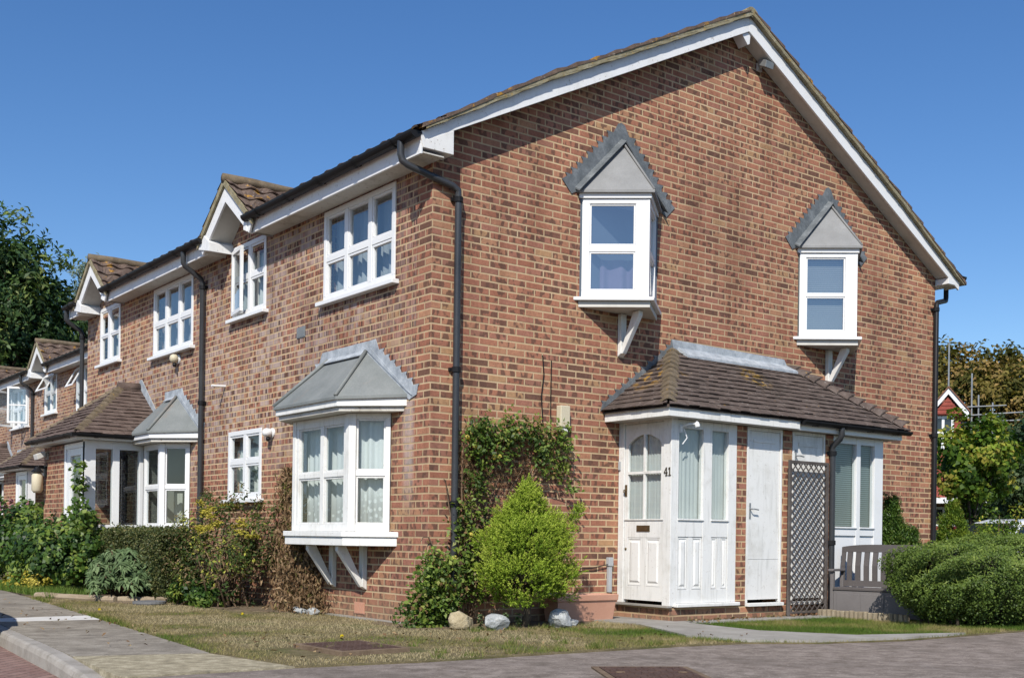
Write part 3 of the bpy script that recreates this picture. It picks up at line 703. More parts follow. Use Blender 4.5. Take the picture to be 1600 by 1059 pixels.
# rear slope of the main roof
def rear_slope(par, oy, y0, y1, ox=0, zt=None, rx=RX):
    k = .54; n = math.sqrt(1 + k * k); ztop = 4.93 + .518 * (rx + .28) - .02; run = GW + .33 - RX; m = MB()
    pantile_slope(m, (ox + rx + run, oy + y0, ztop - k * run), (0, 1, 0), (-1 / n, 0, k / n), (k / n, 0, 1 / n), y1 - y0, run * n)
    return m.build('rear_roof', M['pantile'], par)
rear_slope(H1, 0, -.27, 5.6)
zr = 4.93 + .518 * (RX + .28) + .03
def ridge(par, ox, y0, y1):
    m = MB(); y = y0; rnd = random.Random(2)
    while y < y1 - .05:
        b = min(y + .45, y1); c = (ox + RX, y, zr - .06); vs = []
        for yy, r in ((y, .125), (b + .02, .115)):
            vs += [(ox + RX + r * math.cos(PI * j / 8), yy, zr - .07 + rnd.uniform(0, .004) + r * math.sin(PI * j / 8)) for j in range(9)]
        m.add(vs, [(j, j + 1, j + 10, j + 9) for j in range(8)] + [tuple(range(9))]); y = b
    return m.build('ridge_tiles', M['verge'], par)
ridge(H1, 0, -.26, 5.6)
# bargeboards, undercloak, verge mortar
m = MB(); m.prism(gf, [(-.24, BL(-.24)), (RX, BL(RX)), (RX, BL(RX) + .185), (1.3, BL(1.3) + .185), (-.28, BL(-.28) + .105)], .185, .212); m.build('bargeboard', M['white_barge'], H1, bevel=.003)
m = MB(); m.prism(gf, [(RX + .002, BR(RX)), (9.2, BR(9.2)), (9.22, BR(9.22) + .105), (7.7, BR(7.7) + .185), (RX + .002, BR(RX) + .185)], .185, .212); m.build('bargeboard', M['white'], H1, bevel=.003)
m = MB()
for f_, x0, x1 in ((BL, -.22, RX), (BR, RX, 9.18)):
    m.hexa([gf.p(x0, .002, f_(x0) + .015), gf.p(x1, .002, f_(x1) + .015), gf.p(x1, .184, f_(x1) + .015), gf.p(x0, .184, f_(x0) + .015),
            gf.p(x0, .002, f_(x0) + .03), gf.p(x1, .002, f_(x1) + .03), gf.p(x1, .184, f_(x1) + .03), gf.p(x0, .184, f_(x0) + .03)])
m.build('verge_soffit', M['soffit_clean'], H1)
m = MB(); rnd = random.Random(5)
def sprk(x): return min(1, .56 + .44 * max(0, min(x + .28, 9.26 - x)) / 1.6)      # the roof kicks down to the gutter
def verge_strip(fn, x0, x1, n):
    pts0, pts1 = [], []
    for i in range(n + 1):
        x = x0 + (x1 - x0) * i / n
        k_ = sprk(x); pts0.append((x, fn(x) + .186 * k_ + rnd.uniform(-.006, .006))); pts1.append((x, fn(x) + .255 * k_ + rnd.uniform(-.008, .010)))
    vs = [gf.p(a, d, z) for d in (.19, .268) for a, z in pts0 + pts1]; k = n + 1
    fs = []
    for i in range(n): fs += [(i, i + 1, k + i + 1, k + i), (2 * k + i, 2 * k + i + 1, 3 * k + i + 1, 3 * k + i), (k + i, k + i + 1, 3 * k + i + 1, 3 * k + i), (i, i + 1, 2 * k + i + 1, 2 * k + i)]
    m.add(vs, fs)
verge_strip(BL, -.26, RX, 60); verge_strip(BR, RX, 9.26, 60)
m.build('verge_mortar', M['verge'], H1)
m = MB(); rnd = random.Random(9)           # tile ends showing above the mortar
for fn, x0, x1, sgn in ((BL, -.30, RX - .05, 1), (BR, 9.30, RX + .05, -1)):
    L = abs(x1 - x0); n = 17
    for i in range(n):
        a0 = x0 + sgn * L * i / n; a1 = a0 + sgn * L / n * 1.05; j = rnd.uniform(-.004, .008)
        z0, z1 = fn(a0) + .255 * sprk(a0) + j, fn(a1) + .255 * sprk(a1)
        m.prism(gf, [(a0, z0 - .01), (a1, z1 - .012), (a1, z1 + .002), (a0, z0 + .036)] if sgn > 0 else [(a1, z1 - .012), (a0, z0 - .01), (a0, z0 + .036), (a1, z1 + .002)], -.05, .272 + rnd.uniform(0, .008))
m.build('verge_tile_ends', M['pantile'], H1)
# boxed eaves at both feet of the gable
m = MB(); m.prism(gf, [(-.255, EAVE + .045), (.105, EAVE + .045), (.105, BL(.105) + .0), (-.225, BL(-.225)), (-.30, EAVE + .19), (-.27, EAVE + .09)], -.26, .216); m.build('eaves_box', M['flaky'], H1, bevel=.004)
m = MB(); m.prism(gf, [(8.93, EAVE + .03), (9.20, EAVE + .03), (9.24, BR(9.24) + .17), (9.0, BR(9.0) + .02), (8.93, BR(8.93))], -.3, .214); m.build('eaves_box', M['white'], H1, bevel=.004)
m = MB(); m.box(GW + .002, 9.19, .3, 5.6, EAVE + .03, EAVE + .05); m.box(9.19, 9.215, .3, 5.6, EAVE + .01, EAVE + .2); m.build('rear_fascia', M['white'], H1)
gutter(H1, (9.30, -.24, 4.885), (9.30, 5.6, 4.885), Vector((1, 0, 0)), 6)
m = MB(); m.prism(gf, [(RX - .14, BL(RX) - .02), (RX, BL(RX) - .005), (RX + .05, BL(RX) - .02), (RX + .035, BL(RX) - .14), (RX - .0, BL(RX) - .16)], .04, .19); m.build('apex_block', M['white'], H1, bevel=.003)
# rainwater pipes on the gable
downpipe(H1, [(-.36, .04, 4.86), (-.36, .04, 4.72), (-.345, .035, 4.66), (-.30, .0, 4.615), (.20, -.062, 4.49), (.265, -.066, 4.455), (.272, -.066, 4.38), (.272, -.066, -.05)], [4.36, 2.62, 1.25], (0, -1, 0))
downpipe(H1, [(9.24, .02, 4.80), (9.24, .02, 4.60), (9.215, .01, 4.55), (8.90, -.055, 4.47), (8.865, -.06, 4.43), (8.86, -.06, -.05)], [4.36, 2.5, .9], (0, -1, 0), mat='black')

# ---- oriel windows: V in plan, pointing out from the gable
def oriel(xc, blind, label):
    w_, P_ = .585, .49; z0, z1 = 3.605, 4.71
    L, N, R = Vector((xc - w_, 0, 0)), Vector((xc, -P_, 0)), Vector((xc + w_, 0, 0)); mb = MB(); panes = []
    for p, q, cur in ((L, N, True), (N, R, False)):
        u = (q - p).normalized(); n = Vector((u.y, -u.x, 0)); fr = Fr(p, u, n); Ln = (q - p).length
        lo, hi = (.012, Ln - .035) if cur else (.035, Ln - .012)
        wl, wr = (.085, .12) if cur else (.12, .085)
        mb.fbox(fr, lo, hi, -.06, 0, z0, z0 + .08); mb.fbox(fr, lo, hi, -.06, 0, z1 - .055, z1)
        mb.fbox(fr, lo, lo + wl, -.06, 0, z0 + .08, z1 - .055); mb.fbox(fr, hi - wr, hi, -.06, 0, z0 + .08, z1 - .055)
        mid = 4.155; bw = .07 if not blind else .032
        mb.fbox(fr, lo + wl, hi - wr, -.055, -.006, mid - bw / 2, mid + bw / 2)
        cells = [(lo + wl, hi - wr, z0 + .08, mid - bw / 2), (lo + wl, hi - wr, mid + bw / 2, z1 - .055)]
        panes.append((fr, [sash_bars(mb, fr, c, .02, -.05, -.014) for c in cells], Ln))
    mb.slab([(N.x - .05, N.y + .045), (N.x, N.y - .004), (N.x + .05, N.y + .045), (N.x, N.y + .10)], z0 + .001, z1 - .001)
    w = mb.build('oriel_window', M['white'], H1, bevel=.004); w['label'] = label
    for fr, inner, Ln in panes: cell_panes(w, fr, inner, -.03, M['glass_oriel'])
    def tri(off, za, zb, mat, name, bev=.005):
        t = P_ / w_; ow = off * math.sqrt(1 + t * t) / t; oP = ow * t
        mm = MB(); mm.slab([(xc - w_ - ow, -.001), (xc, -P_ - oP), (xc + w_ + ow, -.001)], za, zb); return mm.build(name, M[mat], w, bevel=bev)
    tri(.065, 3.565, 3.603, 'white', 'sill'); tri(.018, 3.495, 3.563, 'soffit_clean', 'apron', .003)
    tri(.022, 4.712, 4.785, 'white', 'fascia'); 
    t = P_ / w_; off = .06; ow = off * math.sqrt(1 + t * t) / t; oP = ow * t; ze, za = 4.795, 5.47
    A, B, Cc, T = (xc - w_ - ow, -.001, ze), (xc, -P_ - oP, ze), (xc + w_ + ow, -.001, ze), (xc, -.001, za); d = Vector((0, 0, -.028))
    mm = MB(); mm.poly([A, B, T]); mm.poly([B, Cc, T]); mm.poly([A, B, Vector(B) + d, Vector(A) + d]); mm.poly([B, Cc, Vector(Cc) + d, Vector(B) + d]); mm.poly([Vector(A) + d, Vector(B) + d, Vector(Cc) + d])
    mm.build('roof', M['oriel_roof'], w)
    mm = MB(); hw = w_ + ow
    for s in (-1, 1):
        ed = lambda z: xc + s * hw * (za - z) / (za - ze)
        st = stepped_flash(gf, ed, za + .08, ze + .10, s, .31, .185)
        pts = [(xc - s * .005, za + .22), (xc + s * .05, za + .20)] + st + [(ed(ze) + s * .20, ze + .08), (ed(ze) + s * .06, ze - .06), (ed(ze) - s * .05, ze + .0), (xc - s * .0, za - .07)]
        mm.prism(gf, pts, .004, .013 if s < 0 else .011)
        # upstand lapping on to the sloping roof
        q0, q1 = Vector((xc, 0, za + .02)), Vector((xc + s * (hw + .01), 0, ze + .01)); o_ = Vector((0, -.09, -.045)); tk = Vector((0, -.008, .016))
        mm.hexa([q0, q1, q1 + o_, q0 + o_, q0 + tk, q1 + tk, q1 + o_ + tk, q0 + o_ + tk])
    mm.build('flashing', M['lead_dark'], w)
    mm = MB(); mm.tube([(xc, -.02, za + .01), (xc, -P_ - oP + .01, ze + .01)], .014, 8); mm.build('hip_roll', M['oriel_roof'], w, smooth=True)
    bracket_wood(w, (xc + .03, 0, 0), Vector((0, -1, 0)), Vector((1, 0, 0)), 3.0, 3.492, .34, .085)
    fr, inner, Ln = panes[0]
    if blind: curtain_sheet(w, fr, .02, Ln - .03, z0 + .05, z1 - .02, -.10, M['blind_h'], 'blind', 1, .001)
    else:
        curtain_sheet(w, fr, .22, Ln - .02, z0 + .03, 4.06, -.16, M['pink'], 'curtain', 3, .03)
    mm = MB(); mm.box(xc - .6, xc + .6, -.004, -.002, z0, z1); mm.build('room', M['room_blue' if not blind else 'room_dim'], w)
    return w
oriel(2.57, False, 'left oriel window with lilac curtain')
oriel(6.36, True, 'right oriel window with slatted blind')

# ---- porch of number 41
PX0, PX1, PY = 2.60, 6.46, -.85
pf = Fr((0, PY, 0), (1, 0, 0), (0, -1, 0)); df = Fr((PX0, 0, 0), (0, -1, 0), (-1, 0, 0))
def raised_panel(mb, fr, a0, a1, z0, z1, d):
    mb.fbox(fr, a0, a1, d, d + .004, z0, z1)
    k = .022; P = fr.p
    mb.hexa([P(a0 + k, d + .004, z0 + k), P(a1 - k, d + .004, z0 + k), P(a1 - k, d + .004, z1 - k), P(a0 + k, d + .004, z1 - k),
             P(a0 + 2 * k, d + .016, z0 + 2 * k), P(a1 - 2 * k, d + .016, z0 + 2 * k), P(a1 - 2 * k, d + .016, z1 - 2 * k), P(a0 + 2 * k, d + .016, z1 - 2 * k)])
def moulding(mb, fr, a0, a1, z0, z1, d, w=.018, h=.010):
    mb.fbox(fr, a0, a1, d, d + h, z0, z0 + w); mb.fbox(fr, a0, a1, d, d + h, z1 - w, z1)
    mb.fbox(fr, a0, a0 + w, d, d + h, z0 + w, z1 - w); mb.fbox(fr, a1 - w, a1, d, d + h, z0 + w, z1 - w)
# door 41 in the left return
m = MB()
A0, A1, DZ0, DZ1 = .10, .725, .225, 2.215
m.fbox(df, A0, A0 + .05, -.055, -.016, DZ0, DZ1); m.fbox(df, A1 - .05, A1, -.055, -.016, DZ0, DZ1)
m.fbox(df, A0 + .05, A1 - .05, -.055, -.016, DZ0, .385); m.fbox(df, A0 + .05, A1 - .05, -.055, -.016, .93, 1.135)
m.fbox(df, A0 + .05, A1 - .05, -.048, -.030, .385, .93); ac = (A0 + A1) / 2
m.fbox(df, ac - .035, ac + .035, -.055, -.018, .385, .93)
arch = [(A0 + .05 + (A1 - A0 - .1) * i / 16, 1.985 + .105 * math.sin(PI * i / 16) ** .8) for i in range(17)]
for i in range(16):
    (a0, z0), (a1, z1) = arch[i], arch[i + 1]
    m.prism(df, [(a0, z0), (a1, z1), (a1, DZ1), (a0, DZ1)], -.055, -.016)
m.fbox(df, ac - .014, ac + .014, -.05, -.012, 1.135, 2.09); m.fbox(df, A0 + .05, A1 - .05, -.048, -.010, 1.645, 1.675)
m.fbox(df, A0 + .0, A1 - .0, -.016, -.004, 1.125, 1.14)
raised_panel(m, df, A0 + .06, ac - .04, .40, .915, -.030); raised_panel(m, df, ac + .04, A1 - .06, .40, .915, -.030)
moulding(m, df, A0 + .052, ac - .036, .388, .928, -.03); moulding(m, df, ac + .036, A1 - .052, .388, .928, -.03)
door = m.build('front_door', M['door_white'], H1, bevel=.003); door['label'] = 'white panelled front door with arched top lights'
for a0, a1 in ((A0 + .05, ac - .014), (ac + .014, A1 - .05)):
    for z0, z1 in ((1.135, 1.645), (1.675, 2.09)): cell_panes(door, df, [(a0, a1, z0, z1)], -.034, M['glass'])
curtain_sheet(door, df, A0 + .03, A1 - .03, 1.10, 2.16, -.075, M['net'], 'net_curtain', 12, .008)
m = MB(); m.fbox(df, ac - .11, ac + .10, -.016, -.006, 1.0, 1.068); m.fbox(df, ac - .09, ac + .08, -.006, -.001, 1.012, 1.056); m.build('letter_plate', M['brass'], door, bevel=.002)
m = MB(); m.fbox(df, A0 + .008, A0 + .036, -.016, -.006, 1.40, 1.53); m.tube([df.p(A0 + .022, -.006, 1.47), df.p(A0 + .022, .02, 1.47), df.p(A0 + .022, .024, 1.44)], .009, 8); m.build('door_lock', M['brass'], door)
m = MB(); m.lathe(df.p(A0 + .025, -.016, .80), [(.014, 0), (.016, .006), (.008, .012)], 12, (-1, 0, 0)); m.build('keyhole', M['brass'], door)
m = MB()      # door frame: jambs, head and the fat corner post
m.fbox(df, .004, A0 - .004, -.09, 0, .19, 2.26); m.fbox(df, A0 - .003, A1 + .003, -.09, -.002, DZ1 + .004, 2.26)
m.box(PX0 - .001, PX0 + .095, PY, -A1 - .004, .175, 2.26)
fr_ = m.build('door_frame', M['door_white'], H1, bevel=.004)
nb = MB(); o_ = df; y1, zc = .745, 1.615
def pz(pts, d): nb.prism(o_, [(y1 + a * .62, zc + z * .66) for a, z in pts], .002, d)
pz([(.052, 0), (.068, 0), (.068, .135), (.052, .135)], .010); pz([(0, .040), (.084, .040), (.084, .055), (0, .055)], .0105)
pz([(0, .052), (.014, .052), (.066, .135), (.050, .135)], .0098); pz([(.034, -.004), (.086, -.004), (.086, .009), (.034, .009)], .0108)
num4 = nb.build('house_number', M['number'], fr_); nb = MB(); y1 += .068
pz([(.020, 0), (.037, 0), (.037, .135), (.020, .135)], .010); pz([(0, .098), (.022, .116), (.022, .135), (.014, .128), (0, .116)], .0098); pz([(0, -.004), (.058, -.004), (.058, .009), (0, .009)], .0105)
num1 = nb.build('house_number', M['number'], fr_)
# front glazed panels
def porch_panel(x0, x1, ctn, panelled=True, zb=.21):
    m = MB(); xm = (x0 + x1) / 2; fw = .07; z0, z1, zg0, zg1 = zb, 2.235, 1.145, 2.145
    if not panelled: zg0 = 1.10
    for a0, a1 in ((x0, x0 + (.02 if panelled else .04)), (xm - (.07 if panelled else .04), xm + (.07 if panelled else .04)), (x1 - (.135 if panelled else .18), x1)): m.fbox(pf, a0, a1, -.07, 0, z0, z1)
    segs = [(x0 + (.02 if panelled else .04), xm - (.07 if panelled else .04)), (xm + (.07 if panelled else .04), x1 - (.135 if panelled else .18))]
    for a0, a1 in segs:
        m.fbox(pf, a0, a1, -.066, -.004, zg1, z1); m.fbox(pf, a0, a1, -.066, -.004, .945 if panelled else .99, zg0)
        m.fbox(pf, a0, a1, -.066, -.004, z0, .36)
        m.fbox(pf, a0, a1, -.06, -.022, .36, .945 if panelled else .99)
        if panelled:
            c = (a0 + a1) / 2; m.fbox(pf, c - .035, c + .035, -.055, -.010, .36, .945)
            for b0, b1 in ((a0 + .012, c - .045), (c + .045, a1 - .012)): raised_panel(m, pf, b0, b1, .375, .93, -.022); moulding(m, pf, b0 - .008, b1 + .006, .365, .94, -.022)
        m.fbox(pf, a0 - .01, a1 + .01, -.004, .012, zg0 - .018, zg0)
    w = m.build('porch_window', M['door_white'] if panelled else M['white'], H1, bevel=.003)
    w['label'] = 'old porch window with panelled base and net curtain' if panelled else 'neighbouring porch window with teal blinds'
    cell_panes(w, pf, [(a0, a1, zg0, zg1) for a0, a1 in segs], -.035, M['glass'])
    for a0, a1 in segs: curtain_sheet(w, pf, a0 - .03, a1 + .03, zg0 - .05, zg1 + .03, -.085, M[ctn], 'curtain' if panelled else 'blind', 7 if panelled else 1, .009 if panelled else .001)
    m = MB(); m.fbox(pf, x0 - .03, x1 + .03, -.02, .055, z0 - .04, z0 - .002); m.build('sill', M['white_old'], w, bevel=.006)
porch_panel(PX0 + .097, 3.655, 'net'); porch_panel(5.43, PX1, 'blind_teal', False, .86 - .65)
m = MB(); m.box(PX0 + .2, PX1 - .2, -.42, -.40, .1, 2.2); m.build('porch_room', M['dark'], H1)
# brick piers and plinth
m = MB()
for x0, x1 in ((3.66, 3.825), (4.475, 4.635), (5.285, 5.425)): m.box(x0, x1, PY, PY + .3, .168, 2.23)
m.box(PX0 + .01, PX1, PY + .012, -.004, -.2, .165)
m.build('porch_brickwork', M['brick_gable'], H1)
m = MB(); m.fbox(df, .02, .87, -.02, .055, .165, .188); m.build('door_step', M['concrete'], H1, bevel=.004)
m = MB(); m.box(PX1 - .08, PX1 - .002, PY + .01, -.004, .168, 2.23); m.build('porch_side_panel', M['white'], H1)
# two plank store doors
def store_door(x0, x1, handle, lab):
    m = MB(); m.fbox(pf, x0, x0 + .03, -.06, -.002, .19, 2.235); m.fbox(pf, x1 - .03, x1, -.06, -.002, .19, 2.235); m.fbox(pf, x0 + .03, x1 - .03, -.06, -.002, 2.195, 2.235)
    m.fbox(pf, x0 + .034, x1 - .034, -.05, -.018, .225, 2.192); m.fbox(pf, x0 + .034, x1 - .034, -.018, -.014, .70, .706)
    m.fbox(pf, x0 + .12, x1 - .12, -.018, -.008, 2.06, 2.10)
    d = m.build('store_door', M['door_white'], H1, bevel=.003); d['label'] = lab
    m = MB(); m.fbox(pf, x0, x1, -.02, .05, .15, .188); m.build('sill', M['white_old'], d, bevel=.004)
    m = MB()
    m.fbox(pf, x0 + .058, x0 + .082, -.018, -.010, handle - .09, handle + .09)
    m.tube([pf.p(x0 + .07, -.010, handle + .02), pf.p(x0 + .07, .028, handle + .02), pf.p(x0 + .085, .036, handle + .02), pf.p(x0 + .165, .034, handle + .012)], .008, 8)
    m.build('door_handle', M['galv'], d)
store_door(3.84, 4.462, 1.26, 'plain white store door with lever handle'); store_door(4.652, 5.27, 1.92, 'white store door half hidden by the lattice')
# fascia: deep painted board on the old half, thin board and gutter on the other
EY = -1.045; EX0, EX1 = 2.345, 6.72; XM = 4.56
m = MB(); m.box(EX0 + .03, XM, EY + .02, EY + .045, 2.238, 2.345); m.box(EX0 + .03, EX0 + .055, EY + .046, -.004, 2.238, 2.345); m.build('porch_fascia', M['white_old'], H1, bevel=.003)
m = MB(); m.box(XM + .003, EX1 - .05, EY + .06, EY + .08, 2.235, 2.335); m.box(EX1 - .07, EX1 - .05, EY + .081, -.004, 2.235, 2.335); m.build('porch_fascia', M['white'], H1, bevel=.003)
m = MB(); m.box(EX0 + .056, EX1 - .072, EY + .082, -.004, 2.24, 2.254); m.build('porch_soffit', M['soffit_clean'], H1)
g = gutter(H1, (XM + .02, EY - .0, 2.345), (EX1 + .03, EY - .0, 2.345), Vector((0, -1, 0)), 4, .052)
downpipe(H1, [(5.33, EY, 2.30), (5.33, EY, 2.22), (5.335, EY + .03, 2.17), (5.345, PY - .055, 2.09), (5.35, PY - .05, 2.03), (5.35, PY - .05, 0)], [2.0, .9], (0, -1, 0))
# roof
ez, rz = 2.36, 3.17; R0, R1 = 3.44, 5.60; run = -EY
m = MB(); n = math.hypot(run, rz - ez); up = Vector((0, run, rz - ez)) / n; no = Vector((0, -(rz - ez), run)) / n
plain_tiles(m, (0, EY, ez), (1, 0, 0), up, no, n, lambda s: (EX0 + (R0 - EX0) * s / n, EX1 + (R1 - EX1) * s / n), .098, .165, seed=4)
lr = R0 - EX0; n2 = math.hypot(lr, rz - ez); up2 = Vector((lr, 0, rz - ez)) / n2; no2 = Vector((-(rz - ez), 0, lr)) / n2
plain_tiles(m, (EX0, 0, ez), (0, -1, 0), up2, no2, n2, lambda s: (0, run * (1 - s / n2)), .105, .165, seed=5)
rr = EX1 - R1; n3 = math.hypot(rr, rz - ez); up3 = Vector((-rr, 0, rz - ez)) / n3; no3 = Vector((rz - ez, 0, rr)) / n3
plain_tiles(m, (EX1, 0, ez), (0, -1, 0), up3, no3, n3, lambda s: (0, run * (1 - s / n3)), .105, .165, seed=6)
m.poly([(EX0, EY, ez - .03), (EX1, EY, ez - .03), (R1, 0, rz - .03), (R0, 0, rz - .03)]); m.poly([(EX0, EY, ez - .03), (EX0, 0, ez - .03), (R0, 0, rz - .03)]); m.poly([(EX1, EY, ez - .03), (EX1, 0, ez - .03), (R1, 0, rz - .03)])
pr = m.build('porch_roof', M['plain_tile'], H1)
m = MB(); bonnet_hip(m, (EX0 + .02, EY + .02, ez + .015), (R0, 0, rz + .01), (0, 1, 0), (1, 0, 0), 12, .15, 1); m.build('hip_tiles', M['hip_tile'], pr)
m = MB(); bonnet_hip(m, (EX1 - .0, EY + .0, ez + .03), (R1, 0, rz + .02), (-1, 0, 0), (0, 1, 0), 11, .17, 2, .085); m.build('hip_tiles', M['plain_tile'], pr)
m = MB(); ed = lambda z: EX0 + (R0 - EX0) * (z - ez) / (rz - ez)
st = stepped_flash(gf, ed, rz + .09, ez + .08, -1, .19, .09)
m.prism(gf, [(R0 + .06, rz + .13), (R0 - .02, rz + .13)] + st + [(ed(ez) - .04, ez + .0), (R0 + .02, rz + .0)], .004, .012); m.build('flashing', M['lead_dark'], pr)
m = MB(); m.prism(gf, [(R0 + .02, rz - .02), (R1 - .03, rz - .02), (R1 - .12, rz + .105), (R0 - .02, rz + .13)], .013, .018)
m.hexa([gf.p(R0 + .08, .018, rz - .01), gf.p(R1 + .02, .018, rz - .01), gf.p(R1 + .0, .15, rz - .085), gf.p(R0 + .12, .15, rz - .085), gf.p(R0 + .08, .018, rz + .045), gf.p(R1 + .0, .018, rz + .03), gf.p(R1 + .0, .15, rz - .055), gf.p(R0 + .12, .15, rz - .055)])
m.build('flashing', M['lead'], pr)
# vents and overflow stub
for y, z, w_ in ((2.86, 3.36, 'galv'), (1.36, .11, 'terracotta')):
    m = MB(); m.fbox(fA, y - .11, y + .11, .001, .008, z - .065, z + .065)
    for i in range(6): m.fbox(fA, y - .095 + i * .034, y - .077 + i * .034, .008, .014, z - .055, z + .055)
    m.build('air_brick', M[w_], H1)
m = MB(); m.tube([(.02, 5.10, 2.925), (-.20, 5.10, 2.915)], .016, 8); m.build('overflow_pipe', M['white'], H1)

# ------------------------------------------------------------------ middle house and the two beyond
def side_porch(par, ox, oy):
    """porch standing out from the street front, glazed right-hand wall"""
    y0, y1, xo, yr = 7.40 - 5.6, 9.50 - 5.6, 1.17, 8.45 - 5.6; X = lambda x: ox - x; Y = lambda y: oy + y
    s = Fr((ox, oy + y0, 0), (-1, 0, 0), (0, -1, 0)); f = Fr((ox - xo, oy, 0), (0, 1, 0), (-1, 0, 0))
    zb, zt = .96, 2.26; m = MB()
    m.fbox(s, .30, xo, -.10, -.002, .9, zb + .06); m.fbox(s, .30, xo, -.10, -.002, 2.14, zt)
    for a0, a1 in ((.30, .36), (.66, .76), (xo - .16, xo)): m.fbox(s, a0, a1, -.10, 0, zb, zt - .02)
    w = m.build('porch_glazing', M['white'], par, bevel=.004)
    cell_panes(w, s, [(.36, .66, zb + .06, 2.14), (.76, xo - .16, zb + .06, 2.14)], -.05, M['glass'])
    m = MB(); m.fbox(s, .25, xo, -.12, -.004, -.2, .9); m.fbox(f, y0 + 1.02, y1, -.15, 0, -.2, zt - .02); m.fbox(Fr((ox, oy + y1, 0), (-1, 0, 0), (0, 1, 0)), 0, xo - .16, -.15, -.002, -.2, zt - .02)
    m.fbox(s, .3, xo - .2, -1.1, -1.05, -.2, 2.2)
    m.build('porch_brickwork', M['brick_front'], par)
    m = MB()      # door in the street face
    for a0, a1 in ((y0 + .01, y0 + .10), (y0 + .94, y0 + 1.015)): m.fbox(f, a0, a1, -.09, 0, .1, zt - .02)
    m.fbox(f, y0 + .10, y0 + .94, -.09, -.002, 2.16, zt - .02); m.fbox(f, y0 + .10, y0 + .25, -.07, -.015, .15, 2.16); m.fbox(f, y0 + .76, y0 + .94, -.07, -.015, .15, 2.16); m.fbox(f, y0 + .25, y0 + .76, -.07, -.015, .15, .9); m.fbox(f, y0 + .25, y0 + .76, -.07, -.015, 2.05, 2.16)
    d = m.build('front_door', M['white'], par, bevel=.004); cell_panes(d, f, [(y0 + .25, y0 + .76, .9, 2.05)], -.045, M['glass'])
    e = .19; ex = xo + .2; ya, yb = y0 - e, y1 + e; ez, rz, rl = 2.345, 3.20, .32
    m = MB(); m.box(X(ex - .03), X(0.004), Y(ya + .03), Y(yb - .03), 2.262, 2.30); m.build('porch_fascia', M['white'], par)
    m = MB(); hr = yr - ya; n = math.hypot(hr, rz - ez)
    plain_tiles(m, (X(0), Y(ya), ez), (-1, 0, 0), Vector((0, hr, rz - ez)) / n, Vector((0, -(rz - ez), hr)) / n, n, lambda q: (0, ex + (rl - ex) * q / n), .105, .165, seed=int(oy))
    plain_tiles(m, (X(0), Y(yb), ez), (-1, 0, 0), Vector((0, -hr, rz - ez)) / n, Vector((0, (rz - ez), hr)) / n, n, lambda q: (0, ex + (rl - ex) * q / n), .105, .165, seed=int(oy) + 1)
    fx = ex - rl; n = math.hypot(fx, rz - ez)
    plain_tiles(m, (X(ex), Y(ya), ez), (0, 1, 0), Vector((fx, 0, rz - ez)) / n, Vector((-(rz - ez), 0, fx)) / n, n, lambda q: (hr * q / n, 2 * hr - hr * q / n), .105, .165, seed=int(oy) + 2)
    r = m.build('porch_roof', M['plain_tile_red'], par)
    m = MB(); bonnet_hip(m, (X(ex - .02), Y(ya + .02), ez + .01), (X(rl), Y(yr), rz), (0, 1, 0), (1, 0, 0), 13, .13, 3); bonnet_hip(m, (X(ex - .02), Y(yb - .02), ez + .01), (X(rl), Y(yr), rz), (0, -1, 0), (1, 0, 0), 13, .13, 4); m.build('hip_tiles', M['hip_tile'], r)
    m = MB(); m.tube([(X(rl + .03), Y(yr), rz - .0), (X(0), Y(yr), rz + .01)], .085, 10); m.build('ridge_tiles', M['plain_tile_red'], r, smooth=True)
    fw = Fr((ox, oy, 0), (0, 1, 0), (-1, 0, 0)); m = MB(); m.prism(fw, [(yr - .02, rz + .14), (yr - .10, rz + .14), (ya + .28, ez + .28), (ya + .42, ez + .30), (yr + .02, rz + .04)], .004, .014); m.build('flashing', M['lead'], r)
    gutter(par, (X(.0), Y(ya - .02), ez - .01), (X(ex + .06), Y(ya - .02), ez - .01), Vector((0, -1, 0)), 2, .05)
    gutter(par, (X(ex + .02), Y(ya - .06), ez - .012), (X(ex + .02), Y(yb), ez - .012), Vector((-1, 0, 0)), 3, .05)
def simple_body(par, ox, y0, y1):
    m = MB(); m.box(ox + GW - .28, ox + GW, y0, y1, -.25, 4.75); m.prism(Fr((ox, y1 - .28, 0), (1, 0, 0), (0, 1, 0)), [(.29, -.25), (GW - .29, -.25), (GW - .29, 4.84), (RX, 7.1), (.29, 4.9)], 0, .278); m.build('rear_wall', M['brick_gable'], par)

H2 = thing('brick_house', 'middle brick house with plain grey-roofed bay and hipped tile porch on its street front', 'house', (0, 5.6, 0), HG)
facade(H2, 0, 5.57, y0=.032, y1=5.6, fasA=(.035, 3.74), fasB=(5.14, 5.78), small=False, full_bay=False, cur='plain', pipe_y=5.72, w2=([(4.40, .13)], [(4.28, .022)]))
side_porch(H2, 0, 5.6); simple_body(H2, 0, 5.61, 11.17)
roof_left(H2, 0, 5.6, .005, 5.72, (3.69, 5.09)); rear_slope(H2, 5.6, .005, 5.72); ridge(H2, 0, 5.605, 11.3)
m = MB()      # far gable foot: bargeboard and box at the end of the block
f2 = Fr((0, 11.17, 0), (1, 0, 0), (0, 1, 0)); m.prism(f2, [(-.25, BL(-.25)), (RX, BL(RX)), (RX, BL(RX) + .18), (-.29, BL(-.29) + .15)], .17, .2); m.prism(f2, [(-.25, EAVE + .04), (.1, EAVE + .04), (.1, 4.95), (-.27, 4.85)], -.02, .168); m.build('bargeboard', M['white_barge'], H2)
XB = 1.65
H3 = thing('brick_house', 'brick house standing back beyond the middle house, with a small white gablet', 'house', (XB, 15.05, 0), HG)
facade(H3, XB, 15.05, y0=-3.8, y1=5.6, fasA=(-3.8, 3.74), fasB=(5.14, 5.60), small=False, full_bay=False, cur='plain', pipe_y=5.8)
